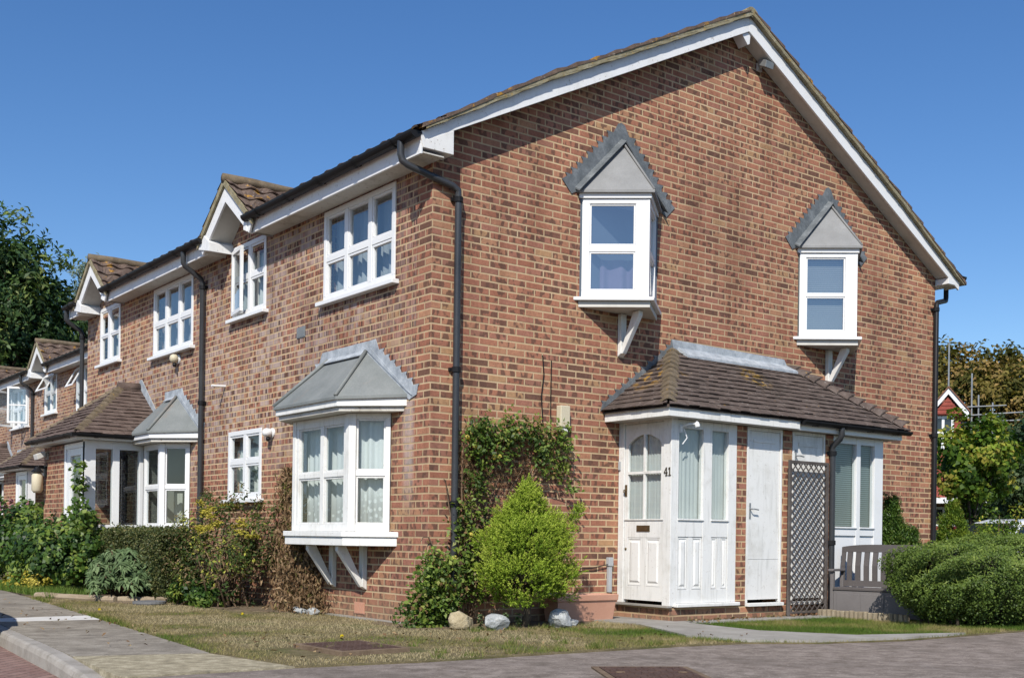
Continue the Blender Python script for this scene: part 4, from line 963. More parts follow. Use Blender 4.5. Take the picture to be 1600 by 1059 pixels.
side_porch(H3, XB, 15.05); simple_body(H3, XB, 11.3, 20.6)
roof_left(H3, XB, 15.05, -3.8, 5.6, (3.72, 5.12)); rear_slope(H3, 15.05, -3.8, 5.6, ox=XB); ridge(H3, XB, 11.3, 20.65)
H4 = thing('brick_house', 'farthest brick house at the left edge, white upper window with its casement open', 'house', (XB, 20.65, 0), HG)
facade(H4, XB, 20.67, y0=.005, y1=5.6, fasA=(-.02, 3.74), fasB=(5.14, 5.6), small=False, full_bay=False, cur='plain')
side_porch(H4, XB, 20.65); simple_body(H4, XB, 20.68, 26.2); roof_left(H4, XB, 20.65, .005, 5.6, (3.72, 5.12)); rear_slope(H4, 20.65, .005, 5.6, ox=XB); ridge(H4, XB, 20.66, 26.2)
def top_vent(par, fr, a0, a1, zt, h, tilt, lab):
    m = MB(); q = Vector((0, 0, 0)); P = lambda a, s, o: fr.p(a, .02 + s * math.sin(tilt) + o, zt - s * math.cos(tilt))
    for (b0, b1, s0, s1) in ((a0, a1, 0, .045), (a0, a1, h - .045, h), (a0, a0 + .045, .045, h - .045), (a1 - .045, a1, .045, h - .045)):
        m.hexa([P(b0, s1, 0), P(b1, s1, 0), P(b1, s1, .03), P(b0, s1, .03), P(b0, s0, 0), P(b1, s0, 0), P(b1, s0, .03), P(b0, s0, .03)])
    o = m.build('open_vent', M['white'], par, bevel=.003); o['label'] = lab
    g = MB(); g.poly([P(a0 + .045, h - .045, .015), P(a1 - .045, h - .045, .015), P(a1 - .045, .045, .015), P(a0 + .045, .045, .015)]); g.build('pane', M['glass_sky'], o, recalc=False)
f3 = Fr((XB, 15.05, 0), (0, 1, 0), (-1, 0, 0))
top_vent(H3, f3, 3.90, 4.83, 4.72, .44, .5, 'top vent propped open'); top_vent(H3, f3, 1.76, 2.26, 4.64, .50, .5, 'top vent propped open')
# open casements
def casement(par, hinge, ang, w, z0, z1, lab, bar=None):
    u = Vector((math.cos(ang), math.sin(ang), 0)); fr = Fr(hinge, u, (-u.y, u.x, 0)); m = MB()
    c = frame_bars(m, fr, 0, w, z0, z1, .05, -.02, .02, (), [(bar, .03)] if bar else ())
    o = m.build('open_casement', M['white'], par, bevel=.003); o['label'] = lab; cell_panes(o, fr, c, 0, M['glass_sky']); return o
casement(H1, (-.02, 4.86, 0), 1.5 * PI - .16, .47, 3.84, 4.70, 'white casement standing open')
casement(H4, (XB - .02, 20.67 + 2.25, 0), PI + .45, .5, 3.68, 4.62, 'white casement swung open', 4.15)
casement(H4, (XB - .02, 20.67 + .75, 0), PI - .45, .5, 3.68, 4.62, 'white casement swung open', 4.15)
M['dandelion'] = leaf_mat('dandelion_petal', [(0, (.70, .52, .02)), (1, (.78, .62, .04))], .2, .6, .1)
# ------------------------------------------------------------------ ground
def sheet(name, pts, z, mat, th=.1):
    m = MB(); m.slab(pts, z - th, z); return structure(m.build(name, M[mat]))
m = MB(); m.poly([(-700, -700, -.30), (900, -700, -.30), (900, 900, -.30), (-700, 900, -.30)]); structure(m.build('ground', M['earth'], recalc=False))
# kerb line: back edge of kerb
KB = lambda y: -3.62 + (y - 1.4) * .085 if y > -3 else -3.62 + (-3 - 1.4) * .085 - ((-3 - y) ** 1.6) * .0
PE = lambda y: -2.62 + (y - 1.5) * .085 * 1.15
road_pts = [(KB(-2.5) - .15, -2.52), (-2.75, -2.55), (-1.8, -2.70), (-.6, -2.73), (.8, -2.78), (1.5, -2.88), (2.1, -3.22), (3.1, -3.44), (5.3, -3.42), (9, -3.3), (14, -3.1), (14, -5.9), (KB(-5.9) - .15, -5.9)]
sheet('carriageway', [(KB(-5.9) - .15, -5.904), (14, -5.904), (14.004, -3.1), (120, 3), (120, -60), (KB(-30) - .15, -60)], -.016, 'asphalt', .25)  # unseen road, added dark to cut the light bounced onto the walls
sheet('road', road_pts, -.012, 'tarmac', .25)
sheet('pavement', [(KB(-1.15), -1.15), (PE(-1.4) , -1.42), (PE(7), 7.0), (PE(30) - .3, 30), (KB(30), 30)], .004, 'tarmac_path')
sheet('grit_pavement', [(KB(-2.5), -2.515), (-2.75, -2.545), (PE(-1.4), -1.425), (KB(-1.15), -1.155)], .0, 'grit')
sheet('road_line', [(KB(2.5) + .01, 2.86), (-2.49, 2.90), (-2.55, 2.30), (KB(2.3) + .01, 2.42)], .008, 'strip', .02)
# kerb stones
kerb = None
y = 29.0; rnd = random.Random(4)
KG = 'kerb stones along the brick road'
kst = None
m = MB()
while y > -12:
    yb = y - .905; dy = .004
    def zt(yy): return .0 if yy > -1.4 else max(-.085, -.0 - (-1.4 - yy) * .07)
    a, b = y - dy, yb + dy; xa, xb = KB(a), KB(b)
    vs = []
    for yy, xx in ((a, xa), (b, xb)):
        z = zt(yy) + rnd.uniform(-.002, .002)
        vs += [(xx - .002, yy, -.3), (xx - .002, yy, z), (xx - .095, yy, z), (xx - .118, yy, z - .012), (xx - .132, yy, z - .045), (xx - .142, yy, -.3)]
    fs = [(i, (i + 1) % 6, (i + 1) % 6 + 6, i + 6) for i in range(6)] + [tuple(range(6)), tuple(range(6, 12))]
    m.add(vs, fs); y = yb
structure(m.build('kerb', M['kerb']))
def paving_mat():
    t = NT('brick_paving'); p = t.pos(); P = t.sep(p); ca, sa = math.cos(.75), math.sin(.75)
    u = t.math('ADD', t.math('MULTIPLY', P[0], ca), t.math('MULTIPLY', P[1], sa)); v = t.math('SUBTRACT', t.math('MULTIPLY', P[1], ca), t.math('MULTIPLY', P[0], sa))
    b = t.n('ShaderNodeTexBrick'); t.l(t.comb(u, v, 0.0), b.inputs['Vector']); b.inputs['Scale'].default_value = 1; b.inputs['Brick Width'].default_value = .2; b.inputs['Row Height'].default_value = .1; b.inputs['Mortar Size'].default_value = .005
    b.inputs['Color1'].default_value = (.20, .115, .095, 1); b.inputs['Color2'].default_value = (.27, .17, .14, 1); b.inputs['Mortar'].default_value = (.05, .04, .035, 1)
    n = t.noise(p, 60, 4); c = t.mix(t.math('MULTIPLY', t.sm(n, .4, .7), .4), b.outputs['Color'], (.34, .26, .22))
    return t.done(t.bsdf(c, .95, t.bump(t.math('SUBTRACT', t.math('MULTIPLY', n, .3), b.outputs['Fac']), .6, .008), .1))
M['paving'] = paving_mat()
sheet('brick_road', [(KB(-2) - .13, -60), (KB(30) - .13, 60), (-60, 60), (-60, -60)], -.125, 'paving')
# lawn, beds and paths
lawn_pts = [(PE(7.2), 7.2), (PE(1), 1.0), (PE(-1.4), -1.42), (-2.75, -2.545), (-1.8, -2.695), (-.6, -2.725), (.8, -2.775), (1.5, -2.87), (2.1, -3.21), (3.1, -3.43), (5.3, -3.41), (9, -3.29), (14, -3.2), (14, -.0), (8.9, -.0), (8.9, .1), (0, .1), (0, 5.0), (-.5, 4.9), (-1.4, 4.75), (-1.95, 6.9)]
sheet('lawn', lawn_pts, .002, 'turf', .2)
sheet('flower_bed', [(-1.95, 6.9), (-1.4, 4.75), (-.5, 4.9), (0, 5.0), (0, 30), (-1.3, 30), (-1.9, 9)], .006, 'soil', .2)
sheet('wall_border', [(-.35, -.30), (.3, -.62), (1.4, -.75), (1.9, -.4), (1.95, -.006), (.0, -.006), (-.006, .9), (-.35, .5)], .010, 'soil', .2)
sheet('street_border', [(-.006, 2.2), (-.25, 2.3), (-.75, 3.0), (-.85, 4.85), (-.5, 4.9), (-.006, 4.99)], .011, 'soil', .2)
sheet('concrete_strip', [(-.006, .35), (-.006, 2.2), (-.11, 2.2), (-.12, .3)], .014, 'concrete', .05)
path_pts = [(1.95, -.02), (2.0, -1.0), (1.42, -2.25), (1.55, -2.86), (2.1, -3.2), (3.12, -3.425), (4.2, -3.40), (2.95, -3.02), (2.5, -2.2), (2.62, -1.02), (2.62, -.02)]
sheet('path', path_pts, .024, 'concrete', .1)
sheet('porch_path', [(2.63, -.87), (6.5, -.87), (6.5, -1.12), (4.6, -1.22), (3.4, -1.12), (2.66, -1.05)], .020, 'concrete', .1)

# grass blades
def in_poly(x, y, pts):
    c = np.zeros(len(x), bool); n = len(pts)
    for i in range(n):
        (x0, y0), (x1, y1) = pts[i], pts[i - 1]
        c ^= ((y0 > y) != (y1 > y)) & (x < (x1 - x0) * (y - y0) / (y1 - y0 + 1e-12) + x0)
    return c
def vnoise(x, y, s, seed):
    r = np.random.default_rng(seed).uniform(0, 1, (64, 64)); u, v = x / s + 100, y / s + 100; i, j = np.floor(u).astype(int), np.floor(v).astype(int); fu, fv = u - i, v - j
    fu, fv = fu * fu * (3 - 2 * fu), fv * fv * (3 - 2 * fv); g = lambda a, b: r[a % 64, b % 64]
    return (g(i, j) * (1 - fu) + g(i + 1, j) * fu) * (1 - fv) + (g(i, j + 1) * (1 - fu) + g(i + 1, j + 1) * fu) * fv
M['grass'] = leaf_mat('grass_blades', [(0, (.08, .135, .022)), (.3, (.15, .19, .04)), (.5, (.255, .225, .085)), (.75, (.36, .285, .15)), (1, (.46, .375, .225))], .25, .7, .1)
rng = np.random.default_rng(11)
N = 300000
x = rng.uniform(-3.2, 6.5, N * 2); y = rng.uniform(-3.6, 7.2, N * 2)
ok = in_poly(x, y, lawn_pts) & ~in_poly(x, y, path_pts) & ~in_poly(x, y, [(-.35, -.30), (.3, -.62), (1.4, -.75), (1.9, -.4), (1.95, 0), (0, 0), (-.1, .9)])
ok &= ~((x > -2.45) & (x < -1.33) & (y > -2.2) & (y < -1.33)) & ~((x > 2.6) & (y > -1.15)) & ~((x > -.9) & (x < .0) & (y > 2.3))
x, y = x[ok], y[ok]
g = .55 * vnoise(x, y, .55, 1) + .3 * vnoise(x, y, .17, 2) + .15 * rng.uniform(0, 1, len(x))
right = np.clip((x - .1) / 1.6, 0, 1) * np.clip((-y + .2) / 1.2, 0, 1)           # greener towards the porch
edge = np.exp(-np.abs(x - (-2.62 + (y - 1.5) * .0978)) / .16) * (y < 3) + .6 * np.exp(-np.abs(y + 2.6) / .18) * (x > -.8)
g2 = vnoise(x, y, .9, 7); dry = np.clip(.84 - .55 * right - .40 * edge - (g - .48) * 1.5 - (g2 - .45) * .55 + .08 * (y > .2), 0, 1)
keep = rng.uniform(0, 1, len(x)) < (.42 + .5 * right + .35 * edge)
x, y, dry, edge, right = x[keep], y[keep], dry[keep], edge[keep], right[keep]
n = len(x); h = rng.uniform(.008, .024, n) * (1 + 1.5 * edge * rng.uniform(0, 1, n) + .55 * right); a = rng.uniform(0, 2 * PI, n); lean = rng.uniform(.2, 1.5, n) * (1 - .35 * right)
V = np.zeros((n, 3, 3)); w = rng.uniform(.0014, .0030, n)
V[:, 0] = np.stack([x - np.sin(a) * w, y + np.cos(a) * w, np.full(n, .002)], 1); V[:, 1] = np.stack([x + np.sin(a) * w, y - np.cos(a) * w, np.full(n, .002)], 1)
b = rng.uniform(0, 2 * PI, n); V[:, 2] = np.stack([x + np.cos(b) * h * lean, y + np.sin(b) * h * lean, .004 + h], 1)
gr = poly_mesh('grass', V.reshape(-1, 3), 3, M['grass']); set_tint(gr.data, dry.astype(np.float32), rng.uniform(0, 1, n).astype(np.float32), 3)
tag(gr, 'short dry grass, straw coloured with green patches, on the lawn', 'grass', kind='stuff')

# taller tufts and weeds along the edges
rng = np.random.default_rng(78); spots = [(-2.62 + (q - 1.5) * .0978 + .03, q) for q in rng.uniform(-1.3, 6.8, 34)] + [(q, -2.66 - .02 * q) for q in rng.uniform(-1.7, 1.3, 20)] + [(.2 + rng.uniform(-.3, 1.4), -.82 + rng.normal(0, .06)) for _ in range(16)] + [(rng.uniform(2.7, 4.4), -.93) for _ in range(7)] + [(rng.uniform(-2.3, 1.2), rng.uniform(-2.4, -1.0)) for _ in range(26)]
X_, Y_, H_ = [], [], []
for sx, sy_ in spots:
    k = int(rng.uniform(14, 44)); X_.append(sx + rng.normal(0, .028, k)); Y_.append(sy_ + rng.normal(0, .028, k)); H_.append(rng.uniform(.025, .075, k) * rng.uniform(.6, 1.2))
X_, Y_, H_ = map(np.concatenate, (X_, Y_, H_)); k = len(X_); a = rng.uniform(0, PI, k); b = rng.uniform(0, 2 * PI, k); w = rng.uniform(.002, .0036, k); V = np.zeros((k, 3, 3))
V[:, 0] = np.stack([X_ - np.cos(a) * w, Y_ - np.sin(a) * w, np.full(k, .004)], 1); V[:, 1] = np.stack([X_ + np.cos(a) * w, Y_ + np.sin(a) * w, np.full(k, .004)], 1); V[:, 2] = np.stack([X_ + np.cos(b) * H_ * .6, Y_ + np.sin(b) * H_ * .6, .004 + H_], 1)
tf_ = poly_mesh('grass_tufts', V.reshape(-1, 3), 3, M['grass']); set_tint(tf_.data, rng.uniform(0, .55, k).astype(np.float32), rng.uniform(.2, 1, k).astype(np.float32), 3); tag(tf_, 'taller green grass tufts along the lawn edges', 'grass', kind='stuff')
# fallen leaves and dandelions
rng = np.random.default_rng(77); k = 420
xa = np.concatenate([rng.uniform(2.7, 5.0, 150), rng.uniform(-.5, .1, 90), rng.uniform(-2.6, 2.0, 120), rng.uniform(-3.5, -2.6, 60)]); ya = np.concatenate([-.9 - np.abs(rng.normal(0, .10, 150)), rng.uniform(1.8, 3.2, 90), rng.uniform(-2.6, -.2, 120), rng.uniform(-1.2, 6, 60)])
M['litter'] = leaf_mat('fallen_leaf', [(0, (.10, .055, .03)), (.6, (.26, .16, .085)), (1, (.36, .27, .15))], .1, .8, .05)
lt = leaves('leaf_litter', M['litter'], np.stack([xa, ya, np.full(k, .034)], 1), np.tile([0, 0, 1.0], (k, 1)), .045, .024, rng, None, None, .35); tag(lt, 'dry brown fallen leaves scattered along the porch base and lawn', 'leaves', kind='stuff')
for i, (fx, fy, lab) in enumerate(((-1.5, -.95, 'yellow dandelion flower on the lawn behind the manhole cover'), (-1.1, 2.0, 'yellow dandelion flower on the dry lawn near the withered climber'), (-2.2, 3.4, 'yellow dandelion flower by the pavement edge'))):
    fl = sphere_dirs(24, rng); fl[:, 2] = np.abs(fl[:, 2]); o = leaves('dandelion', M['dandelion'], fl * .012 + np.array([fx, fy, .035]), fl, .028, .014, rng, None, None, .2); tag(o, lab, 'flower')
M['red_roof'] = rough_mat('red_brown_roof', [(.3, (.15, .075, .05)), (.7, (.26, .13, .085))], 3, .9)
M['lid_grey'] = rough_mat('dark_grey_lid', [(.3, (.12, .12, .12)), (.7, (.2, .2, .2))], 4, .7)
# ------------------------------------------------------------------ street things
# lattice panel leaning in front of the second store door
T = thing('trellis', 'dark brown lattice panel standing in front of the right store door', 'trellis', (4.85, -.97, 0))
tf = Fr((0, -.93, 0), (1, 0, 0), (0, -1, 0)); a0, a1, z0, z1 = 4.485, 5.225, .02, 1.875
m = MB(); w = .038
m.fbox(tf, a0, a0 + w, -.014, .014, z0, z1); m.fbox(tf, a1 - w, a1, -.014, .014, z0, z1); m.fbox(tf, a0 + w, a1 - w, -.0135, .0135, z1 - w, z1); m.fbox(tf, a0 + w, a1 - w, -.0135, .0135, z0 + .03, z0 + .055)
m.build('frame', M['lattice'], T, bevel=.003)
def lattice_bars(sgn, d0, d1):
    m = MB(); A0, A1, Z0, Z1 = a0 + .02, a1 - .02, z0 + .03, z1 - .02; st = .098; hw = .0068
    k = -40
    while k < 60:
        c = k * st      # line: z - Z0 = sgn*(a - A0) + c
        pts = []
        f = lambda a: Z0 + sgn * (a - A0) + c
        lo, hi = A0, A1
        if sgn > 0: lo = max(lo, A0 - c); hi = min(hi, A0 + (Z1 - Z0) - c)
        else: lo = max(lo, A0 + c - (Z1 - Z0)); hi = min(hi, A0 + c)
        if hi - lo > .03:
            dz = hw * 1.414
            m.prism(tf, [(lo, f(lo) - dz), (hi, f(hi) - dz), (hi, f(hi) + dz), (lo, f(lo) + dz)], d0, d1)
        k += 1
    return m
for s, d0, d1 in ((1, .001, .009), (-1, -.009, -.001)): lattice_bars(s, d0, d1).build('lattice', M['lattice'], T)

# storage bench, facing the path
B = thing('storage_bench', 'taupe plastic storage bench with slatted back, beside the lattice panel', 'bench', (5.3, -1.6, 0))
ba = math.radians(14); bu = Vector((math.sin(ba), -math.cos(ba), 0)); bf = Fr(Vector((5.19, -1.0, 0)) - bu * 1.03, bu, (-math.cos(ba), -math.sin(ba), 0)); b0, b1 = 1.03, 2.42
m = MB(); m.fbox(bf, b0 + .05, b1 - .05, -.03, 0, .02, .325); n = 4
for i in range(n): m.fbox(bf, b0 + .09 + (b1 - b0 - .18) / n * i, b0 + .07 + (b1 - b0 - .18) / n * (i + 1), .0, .006, .06, .29)
m.fbox(bf, b0 + .05, b0 + .08, -.33, -.03, .02, .325); m.fbox(bf, b1 - .08, b1 - .05, -.33, -.03, .02, .325); m.fbox(bf, b0 + .08, b1 - .08, -.33, -.30, .02, .325)
m.build('box', M['taupe'], B, bevel=.004)
m = MB(); m.fbox(bf, b0 + .045, b1 - .045, -.33, .012, .328, .362); m.build('seat', M['taupe_dark'], B, bevel=.006)
for s in (b0, b1 - .045):
    m = MB(); m.fbox(bf, s, s + .045, -.06, -.005, .0, .55); m.fbox(bf, s, s + .045, -.35, -.30, .0, .5)
    m.fbox(bf, s - .012, s + .057, -.35, .03, .553, .582); m.build('arm', M['taupe'], B, bevel=.006)
# back: posts, arched top rail, kinked slats
def top(a): t = (a - b0) / (b1 - b0) * 2 - 1; return .885 - .035 * t ** 4
def back_d(z): return -.325 - max(0, z - .36) * .08
m = MB(); n = 24
for i in range(n):
    p, q = b0 + (b1 - b0) * i / n, b0 + (b1 - b0) * (i + 1) / n
    P = lambda a, z, o: bf.p(a, back_d(z) + o, z)
    m.hexa([P(p, .79, -.03), P(q, .79, -.03), P(q, .79, 0), P(p, .79, 0), P(p, top(p), -.03), P(q, top(q), -.03), P(q, top(q), 0), P(p, top(p), 0)])
m.hexa([P(b0, .366, -.03), P(b1, .366, -.03), P(b1, .366, 0), P(b0, .366, 0), P(b0, .44, -.03), P(b1, .44, -.03), P(b1, .44, 0), P(b0, .44, 0)])
back = m.build('backrest', M['taupe_dark'], B)
ns = 13; pitch = (b1 - b0) / ns
for i in range(ns + 1):
    c = b0 + pitch * i; wq = .031 if 0 < i < ns else .05; m = MB(); zz = [.438, .62, .792]; off = [.0, .018, 0]
    lo, hi = max(b0, c - wq), min(b1, c + wq)
    for j in range(2):
        m.hexa([bf.p(lo, back_d(zz[j]) + off[j] - .025, zz[j]), bf.p(hi, back_d(zz[j]) + off[j] - .025, zz[j]), bf.p(hi, back_d(zz[j]) + off[j] - .003, zz[j]), bf.p(lo, back_d(zz[j]) + off[j] - .003, zz[j]),
                bf.p(lo, back_d(zz[j + 1]) + off[j + 1] - .025, zz[j + 1]), bf.p(hi, back_d(zz[j + 1]) + off[j + 1] - .025, zz[j + 1]), bf.p(hi, back_d(zz[j + 1]) + off[j + 1] - .003, zz[j + 1]), bf.p(lo, back_d(zz[j + 1]) + off[j + 1] - .003, zz[j + 1])])
    m.build('slat', M['taupe_dark'], back)
# half-log edging in front of the bench: individual logs wired together
E_ = thing('log_edging', 'low roll of half-log edging in front of the grey bench', 'edging', (5.08, -1.5, 0)); rnd = random.Random(8)
yy = -.93
while yy > -2.16:
    r = rnd.uniform(.03, .036); m = MB(); x = 5.06 + rnd.uniform(-.004, .004); h = rnd.uniform(.088, .10); yy -= r
    m.lathe((x, yy, -.05), [(r, 0), (r * 1.01, h * .6), (r, h + .045), (r * .9, h + .052)], 10); m.build('log', M['log'], E_); yy -= r
# terracotta trough
P_ = thing('planter', 'long terracotta coloured plastic trough between conifer and front door', 'planter', (2.0, -.30, 0)); pl = Fr((0, -.36, 0), (1, 0, 0), (0, -1, 0))
m = MB(); x0, x1, d0, d1, zt = 1.42, 2.27, -.27, 0, .30
def ring(o, z): return [(x0 - o, -.36 - d1 - o, z), (x1 + o, -.36 - d1 - o, z), (x1 + o, -.36 - d0 + o, z), (x0 - o, -.36 - d0 + o, z)]
lv = [(-.03, .012), (-.03, .012), (-.004, .232), (.012, .234), (.016, .30), (-.012, .30), (-.03, .27)]
vs = [p for o, z in lv for p in ring(o, z)]; fs = []
for i in range(len(lv) - 1): fs += [(4 * i + j, 4 * i + (j + 1) % 4, 4 * i + 4 + (j + 1) % 4, 4 * i + 4 + j) for j in range(4)]
fs += [(0, 1, 2, 3)]; m.add(vs, fs); m.build('trough', M['terracotta'], P_, bevel=.006, recalc=True)
m = MB(); m.poly(ring(-.03, .272)); m.build('soil', M['soil'], P_)
# rocks
def rock(c, r, mat, label, seed):
    rg = np.random.default_rng(seed); bm = bmesh.new(); bmesh.ops.create_icosphere(bm, subdivisions=3, radius=1)
    pl_ = [(unit(rg.normal(0, 1, (1, 3)))[0], rg.uniform(.55, .9)) for _ in range(11)]
    for v in bm.verts:
        p = np.array(v.co)
        for d, k in pl_:
            e = p @ d - k
            if e > 0: p = p - d * e * .92
        p = p * (1 + .03 * math.sin(9 * p[0] + 3) * math.sin(8 * p[1] + 1) + .025 * math.sin(17 * p[2] + 5 * p[0])); v.co = Vector(p * np.array(r)) + Vector(c)
    me = bpy.data.meshes.new('rock'); bm.to_mesh(me); bm.free(); me.materials.append(M[mat]); o = bpy.data.objects.new('rock', me); COL.objects.link(o)
    tag(o, label, 'rock', 'rocks along the edge of the wall border'); return o
rock((.07, -.50, .075), (.14, .12, .13), 'stone_buff', 'buff sandstone rock at the foot of the corner downpipe', 3)
rock((.33, -.72, .055), (.16, .13, .11), 'stone_grey', 'pale grey flint below the golden conifer', 5)
rock((1.09, -.80, .065), (.13, .12, .14), 'stone_grey', 'pointed grey rock on the lawn right of the conifer', 9)
rock((1.33, -.70, .03), (.10, .08, .05), 'stone_grey', 'small flat stone beside the terracotta trough', 12)
rock((-.27, 2.28, .03), (.09, .12, .06), 'stone_grey', 'small white stone under the bay window at the border edge', 14)
rock((-.22, 2.05, .035), (.08, .10, .06), 'stone_grey', 'rounded white stone on the concrete strip under the bay', 16)
# manhole covers
def manhole(cx, cy, lx, ly, rot, label, z):
    t = thing('manhole_cover', label, 'manhole cover', (cx, cy, z), 'rusty manhole covers'); u = Vector((math.cos(rot), math.sin(rot), 0)); v = Vector((-u.y, u.x, 0)); c = Vector((cx, cy, 0))
    q = lambda a, b: (c + u * a + v * b).to_tuple()[:2]
    m = MB(); e = .05
    for (a0, a1, b0, b1) in ((-lx - e, lx + e, -ly - e, -ly - .004), (-lx - e, lx + e, ly + .004, ly + e), (-lx - e, -lx - .004, -ly - .004, ly + .004), (lx + .004, lx + e, -ly - .004, ly + .004)):
        m.slab([q(a0, b0), q(a1, b0), q(a1, b1), q(a0, b1)], z - .08, z + .012)
    m.build('frame', M['frame_rust'], t, bevel=.003)
    m = MB(); m.slab([q(-lx, -ly), q(lx, -ly), q(lx, ly), q(-lx, ly)], z - .08, z + .014)
    for i in range(9):
        for j in range(7):
            a = -lx + 2 * lx * (i + .5) / 9; b = -ly + 2 * ly * (j + .5) / 7
            m.slab([q(a - .022, b - .004), q(a + .022, b - .004), q(a + .022, b + .004), q(a - .022, b + .004)] if (i + j) % 2 else [q(a - .004, b - .022), q(a + .004, b - .022), q(a + .004, b + .022), q(a - .004, b + .022)], z + .014, z + .018)
    m.build('lid', M['iron'], t)
    for s in (-1, 1):
        m = MB(); a = s * lx * .72; m.slab([q(a - .03, -.012), q(a + .03, -.012), q(a + .03, .012), q(a - .03, .012)], z + .0145, z + .021); m.build('lifting_key', M['frame_rust'], t)
manhole(-1.86, -1.75, .26, .33, .02, 'rusty iron manhole cover set in the dry lawn', .026); manhole(-.86, -4.12, .30, .34, -.55, 'brown manhole cover in the tarmac at the bottom edge', -.010)
# small fixtures on the walls
def floodlight(c, n, u, label, w=.15, mat='white', name='security_light'):
    t = thing(name, label, 'light', c); fr = Fr(c, u, n); m = MB()
    m.fbox(fr, -.04, .04, .001, .03, -.05, .05); m.tube([fr.p(0, .03, 0), fr.p(0, .09, .02)], .016, 8); m.build('mount', M['soffit_clean'], t)
    m = MB(); m.prism(Fr(c, n, u), [(.07, .08), (.20, .02), (.18, -.06), (.06, .0)], -w / 2, w / 2); m.build('lamp_head', M[mat], t, bevel=.005); return t
floodlight((4.92, 0, 6.93), (0, -1, 0), (1, 0, 0), 'grey floodlight high on the gable under the apex', mat='galv')
def bulkhead(c, n, u, label, r=.055, mat='white'):
    t = thing('wall_light', label, 'light', c); m = MB(); m.lathe(c, [(r * 1.1, .001), (r * 1.1, .02), (r * .8, .03)], 16, n); m.build('base', M['white'], t)
    m = MB(); c2 = Vector(c) + Vector(n) * .031; m.lathe(c2, [(r * .7, 0), (r, .02), (r, .07), (r * .7, .10), (r * .3, .11)], 16, n); m.build('lens', M[mat], t, smooth=True)
    m = MB(); m.lathe(c2 + Vector(n) * .04 - Vector((0, 0, r * .9)), [(r * .35, 0), (r * .5, .03), (r * .3, .06)], 10, (0, 0, -1)); m.build('sensor', M['black'], t); return t
bulkhead((0, 3.60, 2.19), (-1, 0, 0), (0, 1, 0), 'small white sensor light on the wall left of the lace-curtained bay')
bulkhead((0, 6.80, 3.49), (-1, 0, 0), (0, 1, 0), 'cream globe light under the upper window of the middle house', .065, 'cream')
t = thing('porch_lamp', 'white swan-neck lamp bracket on the corner of the porch', 'light', (2.74, -.86, 2.17)); m = MB()
c = Vector((2.735, -.852, 2.15)); m.fbox(pf, 2.715, 2.755, .001, .02, 2.09, 2.17); m.tube([c, c + Vector((.03, -.10, .03)), c + Vector((.10, -.14, .035))], .010, 8); m.build('arm', M['white'], t)
m = MB(); m.lathe(c + Vector((.10, -.14, .06)), [(.01, 0), (.022, .015), (.03, .05), (.026, .065)], 12, (.1, -.2, -1)); m.build('lamp_shade', M['white'], t)
m = MB(); m.tube([c + Vector((.02, -.03, -.02)), c + Vector((.05, -.05, -.12)), c + Vector((.0, -.03, -.19))], .006, 6); m.build('cable', M['white'], t)
t = thing('meter_box', 'cream plastic meter box on the brick gable above the climbing rose', 'box', (1.73, 0, 2.1)); m = MB(); m.fbox(gf, 1.66, 1.795, .001, .085, 2.13, 2.37); m.build('cover', M['cream'], t, bevel=.01)
m = MB(); m.fbox(gf, 1.675, 1.78, .002, .07, 2.085, 2.128); m.build('base', M['white_old'], t, bevel=.004)
m = MB(); m.tube([(1.45, -.010, 2.9), (1.47, -.012, 2.7), (1.44, -.010, 2.45), (1.46, -.014, 2.2), (1.44, -.012, 1.9)], .007, 6); m.tube([(1.575, -.010, 2.86), (1.57, -.012, 2.5), (1.575, -.012, 2.0)], .006, 6)
cb = m.build('cable', M['black']); tag(cb, 'pair of thin black cables hanging down the gable left of the meter box', 'cable')
t = thing('conduit', 'grey plastic conduit with capped top beside the front door', 'conduit', (2.46, 0, .3)); m = MB(); m.fbox(gf, 2.435, 2.485, .001, .045, .30, .60); m.build('pipe', M['grey_plastic'], t, bevel=.006)
m = MB(); m.fbox(gf, 2.425, 2.495, .001, .055, .60, .70); m.build('cap', M['grey_plastic'], t, bevel=.006)
m = MB(); m.tube([(2.43, -.03, .62), (2.2, -.03, .58), (1.95, -.02, .57), (1.7, -.02, .56)], .006, 6); m.build('cable', M['black'], t)
t = thing('doorbell', 'small grey bell push on the door frame by the brick wall', 'doorbell', (2.595, -.02, 1.7)); m = MB(); m.fbox(df, .012, .042, .001, .018, 1.70, 1.80); m.build('body', M['grey_plastic'], t, bevel=.003)
t = thing('lantern', 'cream wall lantern beside the porch door of the middle house', 'light', (-1.17, 9.25, 1.6)); lf = Fr((-1.17, 0, 0), (0, 1, 0), (-1, 0, 0))
m = MB(); m.fbox(lf, 9.33, 9.41, .001, .03, 1.78, 1.95); m.tube([lf.p(9.37, .03, 1.92), lf.p(9.37, .12, 1.95), lf.p(9.37, .14, 1.90)], .014, 8); m.build('arm', M['black'], t)
m = MB(); m.lathe(lf.p(9.37, .14, 1.52), [(.05, 0), (.085, .04), (.085, .28), (.05, .33)], 12); m.build('globe', M['cream'], t, smooth=True)
m = MB(); m.lathe(lf.p(9.37, .14, 1.85), [(.10, 0), (.05, .05), (.02, .09)], 12); m.build('cap', M['black'], t)
floodlight((-1.17, 9.30, 2.10), (-1, 0, 0), (0, 1, 0), 'pale floodlight above the cream lantern on the middle house', .2, 'soffit_clean')
